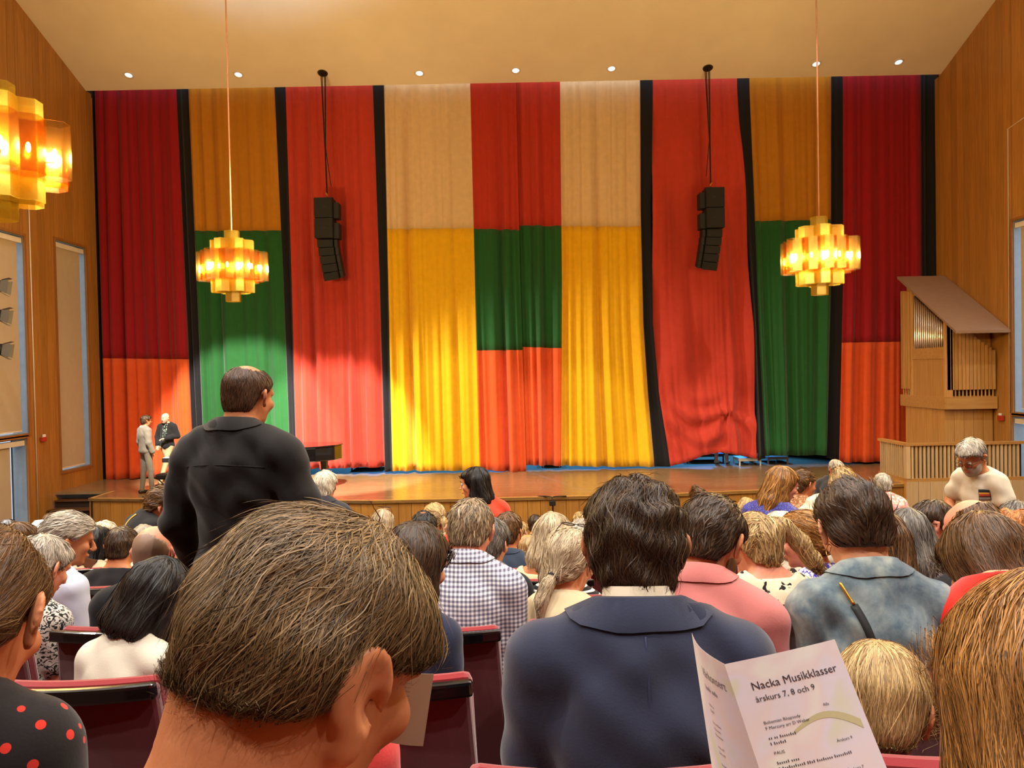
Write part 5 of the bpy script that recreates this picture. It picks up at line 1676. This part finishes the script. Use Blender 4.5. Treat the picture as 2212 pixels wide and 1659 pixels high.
person(210, 1172, 5.8, 'person with straight black hair to the neck in a cream blouse', yaw=28, fem=True, hair='long', hc='black', ho=dict(L=.17, n=900, wave=.04), top=G_cream)
person(229, 1156, 7.1, 'person with blond curls beside the black haired person in cream', yaw=35, fem=True, hair='curly', hc='ashblond', ho=dict(t=.006, n=900, wave=.8, lump=.006), top=G_sand)
person(90, 1152, 7.6, 'person with smooth white hair beside the silver haired person', yaw=60, hair='short', hc='white', sk='pink', ho=dict(t=.016, n=700), top=G_cream)
person(114, 1132, 8.7, 'person with brown hair behind the white haired person at left', yaw=20, fem=True, hair='short', hc='brown', ho=dict(t=.016, nape=-.1, n=500), top=G_charcoal)
person(44, 1168, 5.3, 'person with brown cropped hair near the left picture edge', yaw=45, hair='short', hc='brown', sk='tan', ho=dict(t=.014, n=900), top=G_blackt)
person(17, 1154, 6.6, 'person with dark brown hair farthest left in the crowd', yaw=10, hair='short', hc='darkbrown', ho=dict(n=700), top=G_charcoal)
Q_ = person(268, 1180, 4.7, 'person with short dark hair in a black t-shirt with grey back print', yaw=4, pitch=8, hair='short', hc='darkbrown', sk='tan', ho=dict(t=.008, n=1600, slen=.035, nape=-.07), top=G_blackt, sleeve='short', neckcut=(.012, .3))
patch(Q_, -.11, .09, -.27, -.20, 'back_print', plain('print_grey', (108, 106, 110), .8))
person(347, 1194, 3.35, 'person with bald crown and cropped grey sides in a black top', yaw=6, pitch=8, hair='buzz', hc='stubble', sk='pink', ho=dict(t=.0035, bald=(0, .012, .125, .098), lump=.0004, nape=-.075, n=0, base=.5), top=G_blackt, lean=8, neckw=1.1)
person(318, 1176, 4.9, 'person in a cream lace top half hidden by the bald person', yaw=0, fem=True, hair='short', hc='grey', ho=dict(n=600), top=G_lace)
person(430, 1200, 4.6, 'person with straight white bob beside the standing person', yaw=15, fem=True, hair='bob', hc='white', ho=dict(n=1500, slen=.12, wave=.03), top=G_cream)
R_ = person(352, 1092, 6.35, 'person with pinned up brown hair and glasses stooping in a black top', yaw=72, pitch=22, fem=True, hair='short', hc='brown', sk='pink', ho=dict(t=.022, n=1500, slen=.06, flow='back', wave=.5, lift=.012, nape=-.06), top=G_blackt, stand=True, lean=26, tyaw=38, glass='on', s=1.12, bs=.95, floor=row_z(8), ftop=.02, nbz=.05, shift=(-.03, 0),
            arms={0: {'e': (-.24, .06, -.3), 'w': (-.18, .25, -.45)}, 1: {'e': (.22, .10, -.3), 'w': (.16, .3, -.42)}})
ribbon(R_, [(.0, -.01), (-.03, -.08), (-.015, -.18), (.03, -.28)], .016, 'bag_strap', plain('strap_yellow', (222, 164, 40), .5))
person(703, 1050, 6.4, 'person with white hair in a charcoal jacket before the stage', yaw=8, pitch=6, hair='short', hc='white', sk='pink', ho=dict(t=.015, n=1300, slen=.06, wave=.3, lift=.008), top=G_charcoal, stand=True, floor=row_z(8), collar={'r0': .09, 'r1': .072}, ftop=.016)
person(1026, 1044, 5.8, 'person with long black hair in an orange red blouse turned left', yaw=-78, pitch=6, fem=True, hair='long', hc='black', sk='fair', ho=dict(L=.24, n=1500, wave=.05), top=G_orange, stand=True, floor=row_z(7), tyaw=-25, lean=14, eyes=True, ftop=.02, wrinkle=.006,
       arms={0: {'e': (-.26, .1, -.28), 'w': (-.2, .3, -.4)}, 1: {'e': (.26, .05, -.30), 'w': (.2, .22, -.48)}})
person(828, 1131, 6.6, 'person with streaked ash hair and sunglasses on top of the head', yaw=20, fem=True, hair='bob', hc='ashblond', glass='head', ho=dict(n=1000, wave=.05), top=G_greyb)
person(914, 1146, 4.8, 'person with black hair thinning at the crown left of the gingham shirt', yaw=4, pitch=16, hair='short', hc='black', sk='deep', ho=dict(t=.006, n=1100, slen=.025, bald=(0, -.05, .125, .022)), top=G_charcoal)
person(936, 1119, 6.3, 'person with curly blond ponytail tied with a dark band', yaw=-40, fem=True, hair='ponytail', hc='blond', ho=dict(tie=(0, -.11, .01), tail=[(0, -.135, -.04), (.01, -.135, -.12), (.01, -.12, -.2)], tr=[.026, .03, .02], n=1300, band=True, wave=.4), top=G_greyb)
person(967, 1182, 5.7, 'child with fair hair tucked behind the gingham shirt', yaw=0, fem=True, s=.9, bs=.72, hair='long', hc='ashblond', ho=dict(L=.2, n=700), top=G_greyb)
person(966, 1130, 7.8, 'person with thin dark hair behind the blond curly ponytail', yaw=30, hair='short', hc='darkbrown', sk='pink', ho=dict(n=400, bald=(0, .02, .125, .06)), top=G_blackt)
person(1074, 1173, 3.9, 'person with collar length dark grey hair in a black jacket', yaw=28, pitch=14, hair='short', hc='darkgrey', sk='fair', ho=dict(t=.018, nape=-.11, ear=-.02, n=2200, slen=.06, wave=.4), top=G_blackt, collar={'mat': G_greyb, 'r0': .092, 'r1': .074}, lean=10, ftop=.016, tyaw=12)
person(1099, 1147, 4.9, 'person with clipped brown hair in a slate blue t-shirt', yaw=24, pitch=6, hair='short', hc='brown', sk='tan', ho=dict(t=.009, n=1400, slen=.03), top=G_slate, sleeve='short', collar={'r0': .08, 'r1': .07, 'h': .03})
person(1127, 1149, 8.2, 'small fair haired person showing one ear beside an empty red seat', yaw=40, s=.9, hair='short', hc='blond', sk='pale', ho=dict(t=.006, n=300), top=G_sand, bs=.75)
person(1141, 1187, 6.0, 'child with round blond head behind the bare shouldered person', yaw=0, s=.9, bs=.7, hair='short', hc='blond', ho=dict(t=.014, n=500, nape=-.1, ear=-.03), top=G_sand)
person(1194, 1157, 4.1, 'person with half tied ash blond hair and bare shoulders in a cream top', yaw=34, pitch=14, fem=True, hair='long', hc='ashblond', sk='tan', ho=dict(L=.17, n=2200, wave=.1), top=G_cream, sleeve='none', neckcut=(-.06, 0, .13), lean=8, tyaw=10)
person(1207, 1196, 3.45, 'person with pale hair in a black and white striped top', yaw=20, pitch=14, fem=True, hair='bob', hc='ashblond', ho=dict(n=1800, wave=.05), top=G_stripe, lean=10)
person(1256, 1130, 9.2, 'person with curly blond hair far off beside the wavy haired blazer wearer', yaw=0, fem=True, hair='curly', hc='blond', ho=dict(n=500, wave=.9, fall=.1, lump=.006), top=G_charcoal)
person(1276, 1116, 11.2, 'person with bald head nearest the stage front', yaw=0, hair='buzz', hc='stubble', sk='tan', ho=dict(t=.003, bald=(0, .012, .125, .095), n=0), top=G_blackt)
person(1284, 1150, 5.5, 'person with dark brown hair peeking out left of the blazer wearer', yaw=0, fem=True, hair='long', hc='darkbrown', ho=dict(L=.2, n=900), top=G_blackt)
person(1158, 1134, 9.1, 'person with dark hair left of the bare shouldered person', yaw=0, hair='short', hc='darkbrown', ho=dict(n=400), top=G_blackt)
person(1258, 1164, 4.9, 'person with frizzy grey hair tucked beside the dark haired head', yaw=0, fem=True, hair='curly', hc='grey', ho=dict(n=800, wave=.8, t=.004, lump=.006), top=G_greyb)
person(1508, 1078, 8.5, 'person with messy dark bun leaning over in a dark jacket', yaw=-20, pitch=24, fem=True, hair='bun', hc='brown', ho=dict(tie=(-.04, -.06, .11), bun=.036, n=700, wave=.5, lift=.01), top=G_darkblue, lean=18, shift=(-.12, 0), seat=False, stand=True, floor=row_z(11))
person(1613, 1103, 7.4, 'person with loose blond hair in a black top before the stage', yaw=10, pitch=10, fem=True, hair='long', hc='blond', ho=dict(L=.16, n=900, wave=.2), top=G_blackt)
person(1636, 1180, 2.95, 'person with high blond ponytail in a cream top with black spots', yaw=-24, pitch=18, fem=True, hair='ponytail', hc='blond', sk='pink', ho=dict(t=.012, tie=(.02, -.085, .075), tail=[(.07, -.10, .06), (.13, -.10, -.01), (.18, -.09, -.08), (.24, -.07, -.13)], tr=[.026, .034, .030, .014], n=4200, slen=.12, wave=.25, band=True, bandax=(1, -.2, -.1)), top=G_leopard, sleeve='long', neckcut=(.0, 0, .075), nbz=.03, lean=10, tyaw=-6)
person(1738, 1164, 3.3, 'person with brown blond hair in a round bun and violet print top', yaw=-52, pitch=14, fem=True, hair='bun', hc='golden', sk='pink', ho=dict(t=.010, tie=(.0, -.128, -.035), bun=.040, n=3000, slen=.13, wave=.06, ear=.0), top=G_viola, lean=8)
person(1686, 1152, 4.3, 'person with white blond hair behind the round bun', yaw=-30, fem=True, hair='bob', hc='white', ho=dict(n=900), top=G_white)
person(1920, 1181, 2.78, 'person with long brown hair squeezed beside the denim shirt', yaw=22, pitch=16, fem=True, hair='long', hc='brown', ho=dict(L=.3, n=2600, wave=.06), top=G_charcoal, lean=10)
person(1923, 1135, 5.3, 'person with shiny bald crown behind the denim shirt', yaw=10, pitch=12, hair='buzz', hc='stubble', sk='pink', ho=dict(t=.003, bald=(0, .012, .125, .10), n=0), top=G_greyb)
person(1956, 1157, 3.55, 'person with long dark grey hair before the glasses wearer', yaw=-10, pitch=14, fem=True, hair='long', hc='darkgrey', ho=dict(L=.22, n=2000, wave=.1), top=G_greyb)
person(2016, 1128, 4.4, 'person with glasses and pale plaid shirt looking left', yaw=-74, pitch=10, hair='short', hc='darkbrown', sk='pink', glass='on', ho=dict(t=.014, n=1500, slen=.05), top=G_plaid, collar={}, tyaw=-20, eyes=True)
person(1994, 1110, 7.6, 'small person with brown hair left of the glasses wearer', yaw=-40, s=.9, hair='short', hc='brown', ho=dict(n=300), top=G_charcoal, bs=.8)
person(2086, 1150, 3.0, 'person with large bald head and brown fringe of hair', yaw=-10, pitch=16, s=1.08, hair='short', hc='brown', sk='pink', ho=dict(t=.010, bald=(0, .025, .125, .108), bw=.95, n=1500, slen=.05, nape=-.085), top=G_blackt, lean=8)
person(2184, 1166, 3.25, 'person with curly ginger hair at the right picture edge', yaw=-10, pitch=14, fem=True, hair='curly', hc='ginger', ho=dict(t=.002, n=2200, wave=.9, lump=.006, fall=.12), top=G_charcoal)
person(2192, 1128, 4.4, 'person with short grey hair behind the ginger curls', yaw=0, hair='short', hc='darkgrey', ho=dict(n=1200), top=G_greyb)
S_ = person(2098, 986, 5.6, 'person standing in a white t-shirt with grey beard and glasses looking down', yaw=-122, pitch=30, hair='short', hc='grey', sk='tan', beard='grey', glass='on', ho=dict(t=.018, n=1800, slen=.05, wave=.5, temples=False, front=.07, nape=-.085), top=G_white, sleeve='short', stand=True, floor=row_z(7), tyaw=-118, lean=8, bs=.88, shoulder=.86, eyes=True, ftop=.02, wrinkle=.005, neckcut=(.015, .35),
            arms={0: {'e': (-.25, .02, -.28), 'w': (-.12, .24, -.34)}, 1: {'e': (.25, .03, -.28), 'w': (.10, .25, -.34)}})
em = patch(S_, -.13, -.055, -.21, -.12, 'chest_emblem', plain('emblem_black', (34, 26, 26), .8), True)
patch(S_, -.127, -.058, -.178, -.158, 'emblem_stripe', plain('emblem_red', (170, 60, 34), .8), True, lift=.006, parent=em)
patch(S_, -.127, -.058, -.158, -.146, 'emblem_stripe', plain('emblem_gold', (226, 160, 50), .8), True, lift=.006, parent=em)
patch(S_, -.127, -.058, -.207, -.186, 'emblem_stripe', plain('emblem_grey', (120, 112, 104), .8), True, lift=.006, parent=em)
person(1690, 1046, 5.3, 'person with long brown hair in a blue sequinned top smiling to the right', yaw=82, pitch=18, fem=True, hair='long', hc='golden', sk='pink', ho=dict(L=.26, n=1800, wave=.15), top=G_sequin, sleeve='short', stand=True, floor=row_z(7), tyaw=40, lean=16, eyes=True)
person(1736, 1046, 6.5, 'person with sunglasses on upswept brown hair in a tan print top', yaw=70, pitch=10, fem=True, hair='bun', hc='brown', sk='tan', glass='head', ho=dict(tie=(0, -.10, .06), bun=.034, n=900), top=G_brownpat, stand=True, floor=row_z(8), tyaw=20, lean=14)
person(1807, 1014, 10.0, 'person with grey hair facing the audience near the stage', yaw=168, pitch=12, hair='short', hc='grey', sk='pink', ho=dict(t=.012, n=400, front=.07), top=G_charcoal, stand=True, floor=row_z(13), eyes=True)
person(1786, 1045, 11.0, 'small smiling person in orange red facing the audience', yaw=-150, pitch=0, s=.95, fem=True, hair='short', hc='darkbrown', sk='pink', ho=dict(n=300, front=.06), top=G_orange, stand=True, floor=row_z(14), eyes=True)
person(1822, 1048, 6.0, 'person with blond bun bending forward in a white blouse', yaw=60, pitch=34, fem=True, hair='bun', hc='blond', sk='pink', ho=dict(t=.018, tie=(0, -.10, .07), bun=.034, n=1300, wave=.4, lift=.01), top=G_white, stand=True, floor=row_z(8), tyaw=62, lean=46, ftop=.022, wrinkle=.006)
person(1907, 1047, 8.5, 'person with short grey hair in a coral floral top near the organ bay', yaw=6, pitch=14, fem=True, hair='short', hc='grey', sk='pink', ho=dict(t=.014, n=700), top=G_floral, stand=True, floor=row_z(11), lean=22, ftop=.024, sleeve='short')
# people on and behind the stage
T_ = person(316, 909, 17.4, 'person in a grey suit standing on the stage with back turned', yaw=48, pitch=0, hair='short', hc='darkbrown', sk='tan', ho=dict(t=.018, n=300), top=G_grey, legs=G_grey, stand=True, floor=0.0, lean=0, tyaw=40, collar=WC, ftop=.02, group='people on the stage')
U_ = person(357, 903, 18.6, 'bald person in a black blazer and floral shirt facing the hall on stage', yaw=196, pitch=6, hair='none', sk='pale', beard='stubble', top=G_blackt, legs=G_beige, stand=True, floor=0.0, lean=0, tyaw=186, eyes=True, ftop=.022, group='people on the stage',
            arms={0: {'e': (-.25, -.02, -.30), 'w': (-.06, .20, -.34)}, 1: {'e': (.25, .0, -.31), 'w': (.20, .10, -.50)}}, legpose=[(-.08, -.1, 0), (.12, .1, 0)])
patch(U_, -.055, .055, -.46, .0, 'shirt_front', G_darkfloral, True, 8, .005)
for k_, (px_, lab) in enumerate(((1556, 'person behind the lifted curtain showing bare calves and pale shoes'), (1608, 'person behind the white riser showing one foot in dark trainers'))):
    person(px_, 872, 20.95 + .1 * k_, lab, yaw=0, pitch=0, fem=True, hair='short', hc='brown', ho=dict(n=200), top=G_white, legs=skin('pale', SK['pale']), stand=True, floor=0.0, lean=0, group='people behind the curtain',
           shoe=plain('trainer_pale' if k_ == 0 else 'trainer_grey', (206, 196, 182) if k_ == 0 else (96, 96, 94), .6), feet=40)

# the coral sleeve seen beyond the nearest person's neck
# ================================================================== programmes
def text_verts(txt, size, align='LEFT', bold=0.0):
    cu = bpy.data.curves.new('lettering', 'FONT'); cu.body = txt; cu.size = size; cu.align_x = align; cu.resolution_u = 2; cu.offset = bold
    ob = bpy.data.objects.new('lettering', cu); COL.objects.link(ob)
    dg = bpy.context.evaluated_depsgraph_get(); dg.update()
    me = bpy.data.meshes.new_from_object(ob.evaluated_get(dg))
    V = [tuple(v.co) for v in me.vertices]; F = [tuple(p.vertices) for p in me.polygons]
    bpy.data.objects.remove(ob); bpy.data.curves.remove(cu); bpy.data.meshes.remove(me)
    return V, F
class Page:
    """a sheet spanned by four corners (top left, top right, bottom left, bottom right), bowed a little"""
    def __init__(s, tl, tr, bl, br, bow=0.0, w=.148, h=.210):
        s.c = [Vector(x) for x in (tl, tr, bl, br)]; s.bow = bow; s.w, s.h = w, h
        s.n = (s.c[1] - s.c[0]).cross(s.c[2] - s.c[0]).normalized()
        if s.n.y > 0: s.n = -s.n
    def at(s, x, y, lift=0.0):
        u, v = x / s.w, y / s.h
        tl, tr, bl, br = s.c
        p = (tl * (1 - u) + tr * u) * (1 - v) + (bl * (1 - u) + br * u) * v
        return p + s.n * (s.bow * math.sin(PI * min(max(u, 0), 1)) + lift)
    def sheet(s, name, mat, parent, org, n=10):
        mb = MB(); V = []
        for sd_ in (0, 1):
            for j in range(n + 1):
                for i in range(n + 1): V.append(s.at(s.w * i / n, s.h * j / n, -.0004 * sd_) - org)
        m = (n + 1) ** 2; F = []
        for j in range(n):
            for i in range(n):
                a = j * (n + 1) + i; F += [(a, a + n + 1, a + n + 2, a + 1), (m + a, m + a + 1, m + a + n + 2, m + a + n + 1)]
        return mb.add(V, F).build(name, mat, parent, True)
    def write(s, lines, mat, parent, org, name='printed_text'):
        mb = MB()
        for (x, y, size, txt, bold) in lines:
            if txt.startswith('#'):            # lettering too fine to read: word shaped strokes
                xx = x
                for wd in txt[1:].split():
                    L_ = len(wd) * size * .46
                    for k in range(len(wd)):
                        hh = size * (.62 if wd[k] in 'bdfhkltABCDEFGHIJKLMNOPRST' else .42)
                        x0 = xx + k * size * .46
                        q = [(x0, y), (x0 + size * .20, y), (x0 + size * .20, y - hh), (x0, y - hh)]
                        mb.add([s.at(a, b, .0005) - org for a, b in q], [(0, 1, 2, 3)])
                    xx += L_ + size * .3
                continue
            V, F = text_verts(txt, size, 'LEFT', bold)
            mb.add([s.at(x + v[0], y - v[1], .0005) - org for v in V], F)
        return tag(mb.build(name, mat, parent), kind='stuff')
def paper(name, kind):
    if name in _M: return _M[name]
    t = NT(name); co = t.coords(scale=(1, 1, 1))
    n = t.noise(co, 9.0, 2, 0.4, 1.2)
    if kind == 'print': c = t.ramp(n, [(0.38, lin((246, 244, 242))), (0.50, lin((242, 228, 234))), (0.60, lin((238, 232, 248))), (0.70, lin((228, 230, 204)))])
    else: c = t.ramp(n, [(0.3, lin((236, 226, 212))), (0.7, lin((246, 238, 226)))])
    t.color(c).rough(0.7); _M[name] = t.m
    return t.m
M_prog = paper('printed_paper', 'print'); M_sheet = paper('plain_paper', 'plain'); M_ink = plain('ink', (62, 52, 66), .8); M_inkg = plain('ink_grey', (128, 112, 118), .8)
org = P(1565, 1435, .92)
bk = tag(empty('concert_programme', org), 'open concert programme with printed song list held up before the navy blazer', 'programme', 'programmes and papers')
pr = Page(P(1565, 1435, .92), P(1803, 1381, .955), P(1686, 1798, .90), P(1946, 1734, .935), .003)
pl_ = Page(P(1494, 1367, 1.05), P(1565, 1435, .92), P(1546, 1712, 1.03), P(1686, 1798, .90), .008)
r_ = pr.sheet('right_page', M_prog, bk, org); l_ = pl_.sheet('left_page', M_prog, bk, org)
pr.write([(.022, .038, .0142, 'Nacka Musikklasser', 0), (.022, .053, .0105, 'årskurs 7, 8 och 9', 0), (.100, .075, .0052, 'Alla', 0),
          (.022, .081, .0056, 'Bohemian Rhapsody', 0), (.022, .088, .0056, 'F Mercury arr D Weber', 0), (.022, .1, .0056, '#Vi ar tusental', 0), (.022, .107, .0056, '#G Riedel', 0),
          (.022, .119, .0056, 'PAUS', 0), (.100, .121, .0052, 'Årskurs 9', 0), (.022, .131, .0056, '#Gammal Visa', 0), (.022, .138, .0056, '#P Hjelmstrand Olof Carlmann framstall', 0),
          (.022, .150, .0056, '#All of me', 0), (.022, .157, .0056, '#J Colman arr C Savarna', 0), (.100, .158, .0052, 'Årskurs 7', 0),
          (.022, .169, .0056, 'Monday Monday', 0), (.022, .176, .0056, '#J Phillips Arr C Hogstedt', 0), (.022, .188, .0056, '#Stand in on the range', 0), (.022, .195, .0056, '#H Jackson Cash Dr Jackson', 0)],
         M_ink, r_, org)
# soft printed shapes behind the text
arc = MB(); V_ = []
for k in range(15):
    u = .055 + .085 * k / 14; y = .095 - .020 * math.sin(PI * (k / 14) * .9) + .012 * k / 14
    V_ += [pr.at(u, y, .00025) - org, pr.at(u, y + .004 + .008 * k / 14, .00025) - org]
arc.add(V_, [(2 * k, 2 * k + 2, 2 * k + 3, 2 * k + 1) for k in range(14)]).build('printed_arc', plain('print_olive', (206, 200, 158), .8), r_)
pl_.write([(.052, .040, .0170, 'Vårkonsert', 0), (.052, .058, .0100, '#Nacka aula', 0)] +
          [(.052, .080 + .0078 * k, .0056, '#' + ['Solen ar', 'F Dahl', '', 'Nar vintern', 'J Bergman', 'L Svensson', '', 'Visa vid', 'Horn och', '', 'Sommar', 'Elsa B Karl', ''][k % 13], 0) for k in range(15)], M_inkg, l_, org)
def leaflet(corners, d, lab, bow=.002):
    o_ = P(*corners[0], d)
    b_ = tag(empty('folded_paper', o_), lab, 'paper', 'programmes and papers')
    pg = Page(*[P(*c, d + .02 * i) for i, c in enumerate(corners)], bow)
    sh = pg.sheet('sheet', M_sheet, b_, o_, 6)
    pg.write([(.02, .03 + k * .012, .006, '#Allt ar musik och sang', 0) for k in range(6)], M_inkg, sh, o_)
leaflet([(840, 1448), (937, 1456), (822, 1600), (914, 1612)], 1.0, 'white programme edge beside the cheek of the nearest person')
leaflet([(186, 1205), (210, 1209), (180, 1222), (197, 1229)], 4.9, 'small white leaflet in front of the pale blue shirt')
leaflet([(1968, 1128), (1980, 1126), (1972, 1146), (1982, 1146)], 4.2, 'small white leaflet before the glasses wearer')
# a lit phone screen between heads on the left
p = P(396, 1172, 4.35)
ph = tag(empty('smartphone', p), 'smartphone with glowing blue screen beside the bald crown', 'phone')
MB().box(-.036, .036, .0, .008, -.05, .05).build('phone_body', M_black, ph, bevel=.004)
MB().box(-.022, .022, -.001, .0, -.012, .034).build('screen', glow('phone_screen', (150, 196, 255), 1.2), ph)
ph.rotation_euler = (math.radians(-30), 0, math.radians(-15))
# ================================================================== a seat under everyone who sits, and the empty ones in view
PITCH = .578
rows_ = {}
for t_ in SEATED_SEATS:
    rows_.setdefault(t_[3], []).append(list(t_))
LINES = {}
for r_, L_row in sorted(rows_.items()):
    L_row.sort()
    xs = [t_[0] for t_ in L_row]
    for _ in range(400):                         # neighbours' seats stand side by side, each as near its sitter as it can
        for i in range(len(xs) - 1):
            g_ = PITCH - (xs[i + 1] - xs[i])
            if g_ > 0: xs[i] -= g_ / 2; xs[i + 1] += g_ / 2
        xs = [x + (t_[0] - x) * .02 for x, t_ in zip(xs, L_row)]
    for i in range(len(xs) - 1):
        if xs[i + 1] - xs[i] < PITCH: xs[i + 1] = xs[i] + PITCH
    LINES[r_] = xs
    for x, t_ in zip(xs, L_row):
        place_seat(x, t_[1], t_[2], 'red seat of the ' + ' '.join(t_[4].split()[:12]))
def empty_seat(px, py, d, lab, rz=0.0):
    r_ = max(1, round(row_of(d + .45)))
    y_ = row_y(r_) - .38
    x_ = P(px, py, y_ - .085).x
    if any(abs(x_ - x) < PITCH for x in LINES.get(r_, [])): return       # an occupied seat already stands there
    LINES.setdefault(r_, []).append(x_)
    place_seat(x_, y_, row_z(r_), lab, rz=rz)
